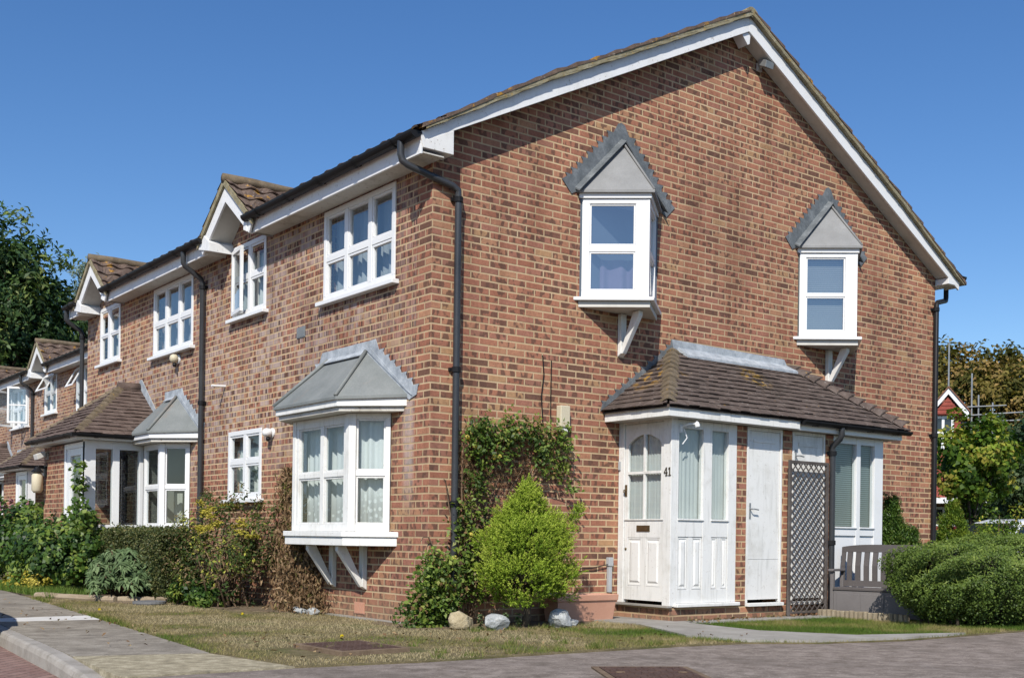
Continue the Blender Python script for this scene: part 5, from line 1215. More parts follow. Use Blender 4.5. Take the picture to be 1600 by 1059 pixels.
# log edging along the flower bed and a round stepping stone
lg = [((-2.02, 6.62), (-1.42, 5.22)), ((-1.40, 5.15), (-1.02, 4.86)), ((-1.0, 4.84), (-.42, 4.93))]
for (p, q), lab in zip(lg, ('long weathered timber log edging the flower bed by the pavement', 'short weathered log between the long log and the grey stone', 'dark-ended log at the foot of the straggly shrub')):
    m = MB(); p, q = Vector((*p, .035)), Vector((*q, .035)); n = 9; rg = random.Random(int(p.x * 100))
    m.tube([p + (q - p) * (i / n) + Vector((rg.uniform(-.01, .01), rg.uniform(-.01, .01), rg.uniform(-.006, .006))) for i in range(n + 1)], [.048 * rg.uniform(.9, 1.08) for _ in range(n + 1)], 10); tag(m.build('edging_log', M['log_h'], None, smooth=False), lab, 'log', 'logs edging the flower bed')
m = MB(); m.lathe((-1.20, 4.58, .0), [(.20, 0), (.21, .02), (.205, .045), (.15, .05), (.02, .05)], 24); tag(m.build('stepping_stone', M['lid_grey']), 'round grey lid lying at the edge of the lawn by the sage bush', 'lid')

# ------------------------------------------------------------------ cars
M['car_white'] = rough_mat('white_car_paint', [(.3, (.72, .73, .74)), (.7, (.78, .79, .80))], 1, .18, .0, .001, 20, .6)
M['car_red'] = rough_mat('red_car_paint', [(.3, (.36, .02, .02)), (.7, (.42, .03, .03))], 1, .2, 0, .001, 20, .6)
M['car_dark'] = rough_mat('dark_car_paint', [(.3, (.012, .014, .02)), (.7, (.02, .022, .03))], 1, .2, 0, .001, 20, .6)
M['tyre'] = rough_mat('tyre_rubber', [(.3, (.015, .015, .015)), (.7, (.03, .03, .03))], 10, .85)
M['car_glass'] = rough_mat('car_window', [(.3, (.012, .016, .02)), (.7, (.02, .025, .03))], 1, .05, 0, .001, 20, .8)
M['lamp'] = rough_mat('car_lamp', [(.3, (.5, .5, .5)), (.7, (.7, .7, .7))], 1, .15, 0, .001, 20, .7)
def car(loc, rot, mat, label):
    t = thing('parked_car', label, 'car', loc, 'cars parked near the houses'); R_ = Matrix.Rotation(rot, 4, 'Z'); Lc = Vector(loc)
    def W(m):
        m.v = [tuple(R_ @ Vector(v) + Lc) for v in m.v]; return m
    # hull: cross-sections along the length (x), rounded
    prof = [(-2.05, .34, .62, .70), (-2.0, .26, .82, .80), (-1.7, .22, .93, .85), (-.9, .20, .97, .87), (.2, .20, .97, .87), (.95, .20, .95, .87), (1.55, .22, .84, .84), (1.95, .28, .70, .78), (2.08, .36, .58, .68)]
    m = MB(); n = 16; vs = []
    for x, zb, zt, hw in prof:
        for k in range(n):
            a = 2 * PI * k / n; cx, cz = math.cos(a), math.sin(a); y = hw * math.copysign(abs(cx) ** .45, cx); z = (zb + zt) / 2 + (zt - zb) / 2 * math.copysign(abs(cz) ** .5, cz); vs.append((x, y, z))
    fs = [(i * n + k, i * n + (k + 1) % n, (i + 1) * n + (k + 1) % n, (i + 1) * n + k) for i in range(len(prof) - 1) for k in range(n)] + [tuple(range(n))[::-1], tuple(range(len(vs) - n, len(vs)))]
    m.add(vs, fs); W(m).build('body', M[mat], t, smooth=True)
    cab = [(-1.75, .93, .72), (-1.15, 1.36, .62), (-.75, 1.45, .60), (.0, 1.45, .60), (.35, 1.38, .61), (1.10, .93, .72)]
    m = MB(); vs = []
    for x, z, hw in cab: vs += [(x, -.80 if z < 1 else -hw, z), (x, .80 if z < 1 else hw, z)]
    base = len(vs); fs = [(2 * i, 2 * i + 1, 2 * i + 3, 2 * i + 2) for i in range(len(cab) - 1)]
    fs += [tuple(2 * i for i in range(len(cab)))[::-1], tuple(2 * i + 1 for i in range(len(cab)))]
    m.add(vs, fs); W(m).build('cabin', M[mat], t, bevel=.05)
    for s in (-1, 1):
        for pts in ([(-1.05, .98), (-.40, .98), (-.40, 1.36), (-.85, 1.34)], [(-.33, .98), (.80, .98), (.30, 1.33), (-.33, 1.37)]):
            m = MB(); f = lambda z: s * (.795 - (z - .93) * .39 + .006)
            m.poly([(x, f(z), z) for x, z in pts]); W(m).build('side_window', M['car_glass'], t)
    m = MB(); m.poly([(1.02, -.66, 1.0), (1.02, .66, 1.0), (.43, .55, 1.352), (.43, -.55, 1.352)]); W(m); m.v = [tuple(Vector(v) + R_ @ Vector((.012, 0, .012))) for v in m.v]; m.build('windscreen', M['car_glass'], t)
    m = MB(); m.poly([(-1.66, -.64, 1.0), (-1.66, .64, 1.0), (-1.22, .54, 1.32), (-1.22, -.54, 1.32)]); W(m); m.v = [tuple(Vector(v) + R_ @ Vector((-.012, 0, .012))) for v in m.v]; m.build('rear_window', M['car_glass'], t)
    for x in (-1.28, 1.30):
        for s in (-1, 1):
            m = MB(); m.lathe((x, s * .70, .31), [(.20, 0), (.30, .0), (.31, .03), (.31, .15), (.28, .18), (.20, .18)], 24, (0, s, 0)); w = W(m).build('wheel', M['tyre'], t)
            m = MB(); m.lathe((x, s * .872, .31), [(.20, 0), (.19, .012), (.06, .02), (.02, .02)], 20, (0, s, 0)); W(m).build('rim', M['galv'], w)
    for s in (-1, 1):
        m = MB(); m.lathe((1.90, s * .56, .66), [(.10, 0), (.12, .06), (.08, .12)], 12, (1, s * .25, .12)); W(m).build('headlight', M['lamp'], t)
        m = MB(); m.fbox(Fr(( .82, 0, 0), (1, 0, 0), (0, s, 0)), -.05, .05, .80, .96, .98, 1.08); W(m).build('door_mirror', M[mat], t, bevel=.02)
    return t
car((16.5, 3.05, -.02), 2.9, 'car_white', 'white car parked beyond the clipped hedge at the right edge')
car((21.7, 7.55, -.10), 1.2, 'car_red', 'red car glimpsed between the gable and the young conifer')
car((-4.78, 3.0, -.12), 1.50, 'car_dark', 'dark car parked on the brick road left of the picture')

# ------------------------------------------------------------------ red house and scaffolding far right
HX, HY = 30.6, 13.3; hu = Vector((.60, -.80, 0)).normalized(); hn = Vector((-.80, -.60, 0))
H5 = thing('tile_hung_house', 'distant house hung with red tiles, white gablet and white windows, behind the trees', 'house', (HX, HY, 0)); rf = Fr((HX, HY, 0), hu, hn)
m = MB(); m.fbox(rf, -8, .42, -6, 0, -.3, 2.5); m.build('lower_wall', M['brick_gable'], H5)
m = MB(); m.fbox(rf, -8.02, .44, -6.02, .02, 2.52, 5.45)
for i in range(18): m.fbox(rf, -8.03, .45, .0205, .032, 2.52 + i * .155, 2.52 + i * .155 + .05)
m.prism(rf, [(-.52, 5.45), (.52, 5.45), (0, 6.08)], -.3, .30)
for i in range(4): m.fbox(rf, -.46 + i * .12, .46 - i * .12, .301, .318, 5.48 + i * .14, 5.53 + i * .14)
m.build('tile_hanging', M['hang_tile'], H5)
m = MB(); m.prism(rf, [(0, 6.38), (0, 6.16), (.56, 5.46), (.56, 5.30), (.68, 5.30), (.68, 5.52)], .32, .42); m.build('bargeboard', M['white'], H5)
m = MB(); m.prism(rf, [(0, 6.38), (0, 6.16), (-.56, 5.46), (-.56, 5.30), (-.68, 5.30), (-.68, 5.52)], .32, .42); m.build('bargeboard', M['white'], H5)
m = MB()
for s in (-1, 1): m.hexa([rf.p(0, -2.0, 6.38), rf.p(s * .72, -2.0, 5.50), rf.p(s * .72, .47, 5.50), rf.p(0, .47, 6.38), rf.p(0, -2.0, 6.44), rf.p(s * .72, -2.0, 5.56), rf.p(s * .72, .47, 5.56), rf.p(0, .47, 6.44)])
m.hexa([rf.p(-8.3, .25, 5.46), rf.p(.5, .25, 5.46), rf.p(.5, -3, 6.3), rf.p(-8.3, -3, 6.3), rf.p(-8.3, .25, 5.52), rf.p(.5, .25, 5.52), rf.p(.5, -3, 6.36), rf.p(-8.3, -3, 6.36)])
m.hexa([rf.p(-8.3, -6.3, 5.3), rf.p(.5, -6.3, 5.3), rf.p(.5, -3, 6.3), rf.p(-8.3, -3, 6.3), rf.p(-8.3, -6.3, 5.36), rf.p(.5, -6.3, 5.36), rf.p(.5, -3, 6.36), rf.p(-8.3, -3, 6.36)])
m.build('roof', M['red_roof'], H5)
for (a0, a1, z0, z1) in ((-.50, .22, 4.25, 5.42), (-1.9, -.7, .9, 2.2), (-.45, .30, .9, 2.2)):
    m = MB(); cells = frame_bars(m, rf, a0, a1, z0, z1, .09, .03, .12, [((a0 + a1) / 2, .09)], [((z0 + z1) / 2, .06)]); w = m.build('window', M['white'], H5); cell_panes(w, rf, cells, .05, M['car_glass'])
m = MB(); m.fbox(rf, -2.4, 1.3, .03, .9, 2.3, 2.5); m.build('porch_hood', M['white'], H5)
for a in (-.62, 1.02):
    m = MB(); m.fbox(rf, a, a + .13, .55, .70, -.2, 2.298); m.build('porch_post', M['yellow'], H5)
SCF = thing('scaffolding', 'grey scaffold poles and rails standing beside the red tile-hung house', 'scaffolding', (31.5, 12.6, 0))
def pole(p, q, r=.03, nm='pole'):
    m = MB(); m.tube([p, q], r, 8); m.build(nm, M['galv'], SCF)
pole((30.75, 13.35, -.2), (30.75, 13.35, 8.05)); pole((31.48, 12.89, -.2), (31.48, 12.89, 6.98)); pole((31.67, 12.74, -.2), (31.67, 12.74, 6.21)); pole((32.07, 12.43, -.2), (32.07, 12.43, 5.95)); pole((31.1, 13.15, -.2), (31.1, 13.15, 5.75))
pole((30.6, 13.5, 5.40), (32.9, 11.75, 5.62), .024, 'rail'); pole((30.6, 13.5, 5.16), (32.9, 11.75, 5.34), .024, 'rail'); pole((31.0, 13.2, 5.75), (32.4, 12.1, 5.85), .022, 'rail')
# ------------------------------------------------------------------ plants
M['leaf_conifer'] = leaf_mat('golden_conifer_foliage', [(0, (.085, .155, .018)), (.35, (.20, .31, .028)), (.7, (.36, .46, .055)), (1, (.50, .56, .10))], .22, .6, .15)
M['leaf_hedge'] = leaf_mat('clipped_hedge_leaf', [(0, (.04, .075, .015)), (.5, (.11, .165, .03)), (.8, (.18, .245, .05)), (1, (.26, .31, .075))], .28, .5, .25)
M['leaf_box'] = leaf_mat('dark_hedge_leaf', [(0, (.03, .045, .014)), (.5, (.07, .09, .028)), (.85, (.13, .135, .045)), (1, (.20, .17, .07))], .2, .5, .25)
M['leaf_bush'] = leaf_mat('rose_bush_leaf', [(0, (.02, .05, .01)), (.4, (.05, .105, .018)), (.75, (.10, .17, .03)), (1, (.21, .27, .05))], .3, .45, .35)
M['leaf_mixed'] = leaf_mat('straggly_shrub_leaf', [(0, (.03, .055, .015)), (.34, (.075, .115, .028)), (.46, (.17, .12, .06)), (.66, (.25, .17, .095)), (.76, (.10, .14, .035)), (.93, (.15, .19, .045)), (1, (.42, .42, .08))], .3, .6, .15)
M['leaf_dead'] = leaf_mat('dead_leaf', [(0, (.10, .055, .03)), (.5, (.235, .15, .085)), (.9, (.34, .235, .14)), (1, (.14, .14, .04))], .2, .8, .05)
M['leaf_sage'] = leaf_mat('grey_green_leaf', [(0, (.05, .085, .035)), (.5, (.115, .17, .075)), (1, (.22, .29, .145))], .2, .7, .15)
M['leaf_rose'] = leaf_mat('climbing_rose_leaf', [(0, (.035, .065, .014)), (.45, (.10, .165, .026)), (.8, (.20, .26, .045)), (.93, (.30, .31, .08)), (1, (.24, .15, .07))], .3, .5, .3)
M['leaf_yellow'] = leaf_mat('yellow_foliage', [(0, (.24, .22, .03)), (.5, (.44, .37, .06)), (1, (.60, .50, .13))], .25, .7, .1)
M['petal'] = leaf_mat('pink_petal', [(0, (.42, .16, .22)), (1, (.66, .36, .42))], .3, .6, .1)
M['petal_y'] = leaf_mat('yellow_petal', [(0, (.62, .48, .05)), (1, (.72, .64, .22))], .3, .6, .1)
M['leaf_chestnut'] = leaf_mat('autumn_chestnut_leaf', [(0, (.055, .06, .014)), (.4, (.13, .12, .028)), (.7, (.22, .165, .045)), (1, (.31, .20, .075))], .25, .6, .15)
M['leaf_cherry'] = leaf_mat('fresh_tree_leaf', [(0, (.035, .075, .012)), (.45, (.10, .175, .022)), (.8, (.21, .28, .035)), (1, (.36, .31, .06))], .35, .5, .2)
M['leaf_dark'] = leaf_mat('dark_tree_leaf', [(0, (.018, .04, .016)), (.5, (.045, .08, .032)), (1, (.11, .145, .06))], .25, .5, .2)
M['leaf_left'] = leaf_mat('broad_tree_leaf', [(0, (.02, .05, .018)), (.5, (.055, .105, .035)), (.85, (.105, .165, .045)), (1, (.18, .22, .065))], .25, .5, .25)
M['leaf_pale'] = leaf_mat('pale_tree_leaf', [(0, (.09, .13, .10)), (1, (.24, .29, .24))], .3, .6, .2)
M['grass_tuft'] = leaf_mat('green_grass', [(0, (.06, .12, .02)), (.6, (.13, .21, .035)), (1, (.26, .30, .08))], .3, .6, .15)
up_ = np.array([0, 0, 1.0])
def stems(name, mat, paths, parent, r0=.012, r1=.004, n=6):
    m = MB()
    for p in paths:
        k = len(p); m.tube(p, [r0 + (r1 - r0) * i / (k - 1) for i in range(k)], n)
    return m.build(name, M[mat], parent, smooth=True)

# golden conifer: plume-like sprays pushed out from a flame-shaped body
T = thing('conifer', 'bushy golden green dwarf conifer in front of the gable', 'conifer', (.84, -.62, 0)); rng = np.random.default_rng(21)
stems('trunk', 'bark', [[(.78, -.62, -.02), (.81, -.62, .18), (.84, -.62, .45), (.84, -.61, 1.0)]], T, .045, .012, 8)
def body_r(h): return np.interp(h, [0, .08, .22, .40, .58, .76, .90, 1], [.20, .38, .48, .46, .37, .22, .10, .02])
K = 190; hh = np.concatenate([rng.beta(1.15, 1.35, K - 4), [1.03, .97, .92, .86]]); tt_ = rng.uniform(0, 2 * PI, K); rr_ = body_r(hh) * np.where(rng.uniform(0, 1, K) < .14, rng.uniform(1.05, 1.22, K), rng.uniform(.66, 1.0, K))
lc = np.stack([.78 + rr_ * np.cos(tt_), -.62 + rr_ * np.sin(tt_) * .9, .28 + 1.13 * hh], 1); ls = rng.uniform(.075, .135, K) * np.interp(hh, [0, .7, 1], [1, .9, .5])
side_p = [((1.12 + .085 * i, -.64, .80 + .10 * i), .105 - .015 * i) for i in range(5)] + [((.36 - .05 * i, -.74, .48 + .07 * i), .10 - .02 * i) for i in range(3)]
lc = np.concatenate([lc, np.array([q[0] for q in side_p])]); ls = np.concatenate([ls, np.array([q[1] for q in side_p])]); K = len(lc)
ax_d = lc - np.array([.78, -.62, 0]); ax_d[:, 2] = 0; ax_d = unit(ax_d + 1e-6) * .62 + np.array([0, 0, .8]); ax_d = unit(ax_d)
S_ = 34; n = K * S_; o_ = sphere_dirs(n, rng); qq = rng.uniform(.15, 1, (n, 1)) ** .5; L_ = np.repeat(ls, S_)[:, None]; D_ = np.repeat(ax_d, S_, 0)
st_ = np.repeat(lc, S_, 0) + o_ * qq * L_ * np.array([1, 1, 1.0]) + D_ * L_ * .25 * rng.uniform(-1, 1, (n, 1)); sd = unit(D_ * .9 + o_ * .75); bright = np.clip(.25 + .5 * qq[:, 0] * (.5 + .5 * np.sum(o_ * D_, 1)) + np.repeat(rng.normal(.08, .10, K), S_), 0, 1)  # shade painted into the tint: lumps lighter outside, darker in the gaps
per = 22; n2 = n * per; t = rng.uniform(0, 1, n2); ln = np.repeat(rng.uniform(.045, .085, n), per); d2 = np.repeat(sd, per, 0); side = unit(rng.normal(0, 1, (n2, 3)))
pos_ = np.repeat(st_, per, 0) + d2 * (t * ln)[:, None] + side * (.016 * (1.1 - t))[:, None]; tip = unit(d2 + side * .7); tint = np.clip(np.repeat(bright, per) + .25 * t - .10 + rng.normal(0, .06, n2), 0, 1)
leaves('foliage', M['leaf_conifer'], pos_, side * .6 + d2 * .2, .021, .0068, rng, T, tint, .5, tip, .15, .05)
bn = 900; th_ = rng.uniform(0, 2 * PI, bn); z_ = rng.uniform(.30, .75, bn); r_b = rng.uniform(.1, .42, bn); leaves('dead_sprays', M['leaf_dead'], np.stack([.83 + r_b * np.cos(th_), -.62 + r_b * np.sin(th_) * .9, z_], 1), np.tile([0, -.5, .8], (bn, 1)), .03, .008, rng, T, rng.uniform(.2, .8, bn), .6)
m_ = MB(); m_.lathe((.78, -.62, .34), [(.08, 0), (.22, .12), (.26, .3), (.20, .55), (.11, .74), (.03, .86)], 14); m_.build('inner_branches', M['leaf_shadow'] if 'leaf_shadow' in M else M['bark'], T)  # solid dark core stands in for the shade between the sprays

# climbing rose on the gable and round the corner
T = thing('climbing_rose', 'untidy climbing rose with yellow blooms on the gable behind the conifer', 'climber', (.6, -.1, 0)); rng = np.random.default_rng(31)
zones = [((1.10, 2.02), (.64, .13), 25, .16), ((.70, 1.90), (.38, .20), 13, .16), ((.46, 1.62), (.18, .28), 8, .12), ((.60, 1.25), (.24, .28), 5, .10), ((.42, .98), (.12, .28), 6, .10), ((1.50, 1.80), (.28, .22), 10, .14), ((1.68, 1.60), (.14, .26), 3, .16), ((.10, .56), (.26, .18), 17, .26), ((.0, .34), (.28, .20), 20, .30), ((.42, .48), (.22, .24), 11, .20), ((-.16, .12), (.24, .10), 20, .22)]
Ps, Ns, Ts = [], [], []
for (a, z), (ra, rz_), k, dp in zones:
    ang = rng.uniform(0, 2 * PI, k); rr = np.sqrt(rng.uniform(0, 1, k)); cc = np.stack([a + ra * rr * np.cos(ang), -.03 - dp * rng.uniform(.15, 1, k), z + rz_ * rr * np.sin(ang)], 1)
    per = 34; P = np.repeat(cc, per, 0) + rng.normal(0, .062, (k * per, 3)) * np.array([1.15, .6, 1.15]); P[:, 1] = np.minimum(P[:, 1], -.012); P[:, 2] = np.maximum(P[:, 2], .02)
    Ps.append(P); Ns.append(np.tile([-.1, -.8, .6], (len(P), 1))); Ts.append(np.repeat(rng.uniform(.1, .95, k), per))
P, N, tt = map(np.concatenate, (Ps, Ns, Ts)); leaves('foliage', M['leaf_rose'], P, N, .056, .032, rng, T, np.clip(tt + rng.normal(0, .15, len(tt)), 0, 1), .6)
k = 18; paths = []
for i in range(k):
    x0 = rng.uniform(.0, .55); a, z = [(1.1, 2.0), (.6, 1.9), (.5, 1.5), (1.5, 1.8), (.4, 1.0), (1.65, 1.5)][i % 6]; a += rng.normal(0, .2); z += rng.normal(0, .1)
    paths.append([(x0, -.06, .0), (x0 + .1, -.06, .5), ((x0 + a) / 2, -.05, (z + .3) / 2 + .3), (a * .8 + x0 * .2, -.06, z), (a, -.08, z - rng.uniform(-.1, .15))])
stems('stems', 'stem', paths, T, .013, .004)
k = 2600; d = np.stack([rng.uniform(.35, 1.25, k), rng.uniform(-.10, -.015, k), rng.normal(1.66, .20, k)], 1); leaves('dead_twigs', M['leaf_dead'], d, np.tile([0, -1, .2], (k, 1)), .05, .008, rng, T, rng.uniform(0, .6, k), .7)
for (x, z) in ((.36, 1.93), (.45, 1.84), (.70, 1.74), (.77, 1.75), (1.0, 2.06), (.42, .93), (.22, .70)):
    fl = sphere_dirs(26, rng); leaves('flower', M['petal_y'], fl * .022 + np.array([x, -.16, z]), fl, .032, .024, rng, T, None, .3)

# generic bush of clumps with woody stems
def bush(name, label, cat, base, c, r, k, per, cs, mat, L, W, seed, shell=.5, group=None, zmin=.01, lump=.16, nst=14, extra=None, stem_mat='stem', tint_j=.15, Nbias=None):
    rng = np.random.default_rng(seed); T = thing(name, label, cat, base, group); P, N, tt = clumps(rng, k, per, c, r, cs, shell, zmin, lump)
    if extra:
        for e in extra:
            P2, N2, t2 = clumps(rng, e[2], per, e[0], e[1], cs * .8, .1, zmin, .1); P = np.concatenate([P, P2]); N = np.concatenate([N, N2]); tt = np.concatenate([tt, t2 * .5 + e[3]])
    if Nbias is not None: N = N + np.array(Nbias)
    leaves('foliage', M[mat], P, N, L, W, rng, T, np.clip(tt + rng.normal(0, tint_j, len(tt)), 0, 1))
    paths = []
    for i in range(nst):
        d = sphere_dirs(1, rng)[0]; e = np.array(c) + d * np.array(r) * rng.uniform(.5, .95); e[2] = max(e[2], .1); b = np.array(base) + np.array([rng.normal(0, r[0] * .18), rng.normal(0, r[1] * .18), 0]); mid = (b + e) / 2 + np.array([0, 0, .12 * r[2]])
        paths.append([tuple(b), tuple(mid), tuple(e)])
    stems('stems', stem_mat, paths, T, .014, .004); return T
# clipped domed hedge at the right
rng = np.random.default_rng(41); T = thing('clipped_hedge', 'clipped rounded green hedge in front of the bench at right', 'hedge', (6.2, -2.55, 0))
n = 150000; d = sphere_dirs(n, rng); e = np.abs(d) ** 1.0; pw = 2.7; s = (np.abs(d[:, 0]) ** pw + np.abs(d[:, 1]) ** pw + np.abs(d[:, 2]) ** pw) ** (-1 / pw)
q = rng.uniform(.80, 1.0, n) ** .6 * (1 + .04 * np.sin(9 * d[:, 0] + 4 * d[:, 2]) + .035 * np.sin(13 * d[:, 1] + 11 * d[:, 2] + 2) + .03 * np.sin(23 * d[:, 0] + 17 * d[:, 1] + 5 * d[:, 2])); P = d * (s * q)[:, None] * np.array([2.3, .90, .54]) + np.array([6.86, -2.60, .47])
lo_ = d[:, 2] < -.05; t_ = rng.uniform(0, 1, lo_.sum()); hd_ = unit(d[lo_] * np.array([1, 1, 0]) + 1e-9); s2_ = (np.abs(hd_[:, 0]) ** pw + np.abs(hd_[:, 1]) ** pw) ** (-1 / pw); k_ = s2_ * (q[lo_]) * (1 - .27 * t_ ** 1.6 + .05 * np.sin(hd_[:, 0] * 11) * t_)
P[lo_] = np.stack([6.86 + 2.3 * hd_[:, 0] * k_, -2.60 + .90 * hd_[:, 1] * k_, .47 * (1 - t_) + .01], 1); d = d.copy(); d[lo_] = hd_ * .9 - np.array([0, 0, .25]); zz = P[:, 2]
low = rng.uniform(0, 1, n) < np.clip(zz / .22, .12, 1); P, d = P[low & (zz > .02)], d[low & (zz > .02)]
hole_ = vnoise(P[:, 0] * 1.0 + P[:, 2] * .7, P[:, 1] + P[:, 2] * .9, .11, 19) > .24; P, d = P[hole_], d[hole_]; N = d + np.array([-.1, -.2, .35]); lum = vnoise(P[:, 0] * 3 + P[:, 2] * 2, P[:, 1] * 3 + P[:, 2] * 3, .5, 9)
leaves('foliage', M['leaf_hedge'], P, N, .028, .017, rng, T, np.clip(.28 + .55 * lum * np.clip(P[:, 2] / .7, .3, 1.1) + rng.normal(0, .16, len(P)), 0, 1), .65)  # tint darkens towards the ground, shade painted on the lower leaves
sp = 4200; d2 = sphere_dirs(sp, rng); d2[:, 2] = np.abs(d2[:, 2]); Psp = d2 * np.array([2.22, .86, .55]) + np.array([6.86, -2.60, .45]); leaves('new_shoots', M['leaf_hedge'], Psp + d2 * rng.uniform(-.02, .05, (sp, 1)) - d2 * .02, d2, .065, .014, rng, T, rng.uniform(.6, 1, sp), .4, d2, .3)
stems('stems', 'bark', [[(x, y, -.02), (x + rng.normal(0, .05), y + rng.normal(0, .05), .3), (x + rng.normal(0, .15), y + rng.normal(0, .15), .75)] for x, y in zip(rng.uniform(5.0, 8.4, 40), rng.uniform(-2.9, -2.1, 40))], T, .02, .006)
m_ = MB(); m_.hexa([(5.3, -2.95, .02), (8.2, -2.95, .02), (8.2, -2.1, .02), (5.3, -2.1, .02), (5.0, -3.0, .74), (8.3, -3.0, .74), (8.3, -2.0, .74), (5.0, -2.0, .74)]); m_.build('inner_branches', M['leaf_shadow'], T, bevel=.1) if 'leaf_shadow' in M else None  # dark block painted as the shade inside the hedge
# box hedge in front of the middle house
rng = np.random.default_rng(43); T = thing('box_hedge', 'dense small-leaved dark hedge below the middle house bay window', 'hedge', (-.62, 6.4, 0)); n = 46000
u = rng.uniform(0, 1, n); f = rng.uniform(0, 1, n); P = np.where((f < .5)[:, None], np.stack([rng.normal(-.95, .04, n), 4.85 + 3.1 * u, rng.uniform(.04, .93, n)], 1), np.stack([rng.uniform(-.97, -.45, n), 4.85 + 3.1 * u, rng.normal(.91, .035, n)], 1)); fr3 = f > .85; P[fr3] = np.stack([rng.uniform(-.97, -.4, fr3.sum()), rng.normal(4.85, .04, fr3.sum()), rng.uniform(.04, .93, fr3.sum())], 1)
P[:, 0] += .05 * np.sin(P[:, 1] * 3 + P[:, 2] * 4); P[:, 2] += .02 * np.sin(P[:, 1] * 5); leaves('foliage', M['leaf_box'], P, np.tile([-.6, -.4, .5], (n, 1)), .032, .018, rng, T, None, .8)
m_ = MB(); m_.box(-.91, -.45, 4.9, 7.9, .02, .87); m_.build('inner_branches', M['leaf_shadow'] if 'leaf_shadow' in M else M['bark'], T)  # dark filling in place of the shade behind the leaves
# sage-like shrub
T = thing('sage_bush', 'grey green leafy bush at the edge of the bed beside the round lid', 'shrub', (-1.2, 5.55, 0)); rng = np.random.default_rng(47)
k = 92; d = sphere_dirs(k, rng); d[:, 2] = np.abs(d[:, 2]) * 1.25 - .42; hd = np.array([-1.22, 5.55, .40]) + d * np.array([.42, .62, .36]) * rng.uniform(.55, 1.05, (k, 1)); hd[:, 2] = np.maximum(hd[:, 2], .14); per = 34; n = k * per
a = rng.uniform(0, 2 * PI, n); el = rng.uniform(-.5, .9, n); tip = np.stack([np.cos(a) * np.cos(el), np.sin(a) * np.cos(el), np.sin(el)], 1); P = np.repeat(hd, per, 0) + tip * .065 - np.array([0, 0, 1]) * rng.uniform(0, .12, (n, 1))
leaves('foliage', M['leaf_sage'], P, np.tile([-.2, -.3, 1.0], (n, 1)) + tip * .3, .115, .034, rng, T, np.clip(np.repeat(rng.normal(.5, .2, k), per) + rng.normal(0, .15, n), 0, 1), .3, tip, .2, .35)
stems('stems', 'stem', [[(-1.2 + rng.normal(0, .06), 5.55 + rng.normal(0, .08), 0), tuple((h_ + np.array([-1.2, 5.55, 0])) / 2), tuple(h_)] for h_ in hd], T, .012, .005)
# rose / currant bushes left
bush('rose_bush', 'large dark green leafy bush filling the bed left of the sage bush', 'shrub', (-1.25, 8.0, 0), (-1.25, 8.0, .52), (.62, 1.25, .60), 210, 44, .17, 'leaf_bush', .085, .058, 51, .35, extra=[((-1.30, 7.15, 1.35), (.14, .16, .55), 9, .45), ((-1.25, 7.3, .95), (.22, .24, .3), 12, .4)], Nbias=(-.2, -.4, .2), nst=30)
bush('shrub', 'tall green shrub at the far left with pink roses', 'shrub', (-1.15, 10.9, 0), (-1.15, 10.9, .66), (.6, 1.5, .72), 170, 44, .17, 'leaf_bush', .09, .062, 53, .35, Nbias=(-.2, -.4, .2), nst=30)
rng = np.random.default_rng(54); T = thing('pink_rose', 'cluster of pink roses on top of the far left shrub', 'flowers', (-1.2, 11.3, 0))
stems('stems', 'stem', [[(-1.2, 11.3, .3), (-1.2, 11.4, .9), (-1.2 + rng.normal(0, .1), 11.4 + rng.normal(0, .3), 1.35)] for _ in range(8)], T, .010, .005)
for i in range(13):
    c_ = np.array([-1.3 + rng.normal(0, .13), 11.3 + rng.normal(0, .5), 1.34 + rng.normal(0, .06)]); fl = sphere_dirs(30, rng); leaves('flower', M['petal'], fl * .035 + c_, fl, .06, .05, rng, T, None, .3)
bush('low_plant', 'low mound of yellow leaved plants on the bed edge at left', 'plant', (-1.72, 8.3, 0), (-1.72, 8.35, .10), (.2, .95, .15), 80, 36, .08, 'leaf_yellow', .055, .03, 55, .2, nst=6)
rng = np.random.default_rng(56); k = 5200; x = rng.uniform(-1.98, -1.45, k); y = rng.uniform(6.2, 9.6, k); hh = rng.uniform(.05, .16, k); w = rng.uniform(.003, .006, k); a = rng.uniform(0, PI, k); b = rng.uniform(0, 2 * PI, k); V = np.zeros((k, 3, 3))
V[:, 0] = np.stack([x - np.cos(a) * w, y - np.sin(a) * w, np.full(k, .01)], 1); V[:, 1] = np.stack([x + np.cos(a) * w, y + np.sin(a) * w, np.full(k, .01)], 1); V[:, 2] = np.stack([x + np.cos(b) * hh * .5, y + np.sin(b) * hh * .5, .01 + hh], 1)
gs = poly_mesh('long_grass', V.reshape(-1, 3), 3, M['grass_tuft']); set_tint(gs.data, rng.uniform(0, 1, k).astype(np.float32), rng.uniform(0, 1, k).astype(np.float32), 3); tag(gs, 'strip of long green grass between the pavement and the flower bed', 'grass', kind='stuff')
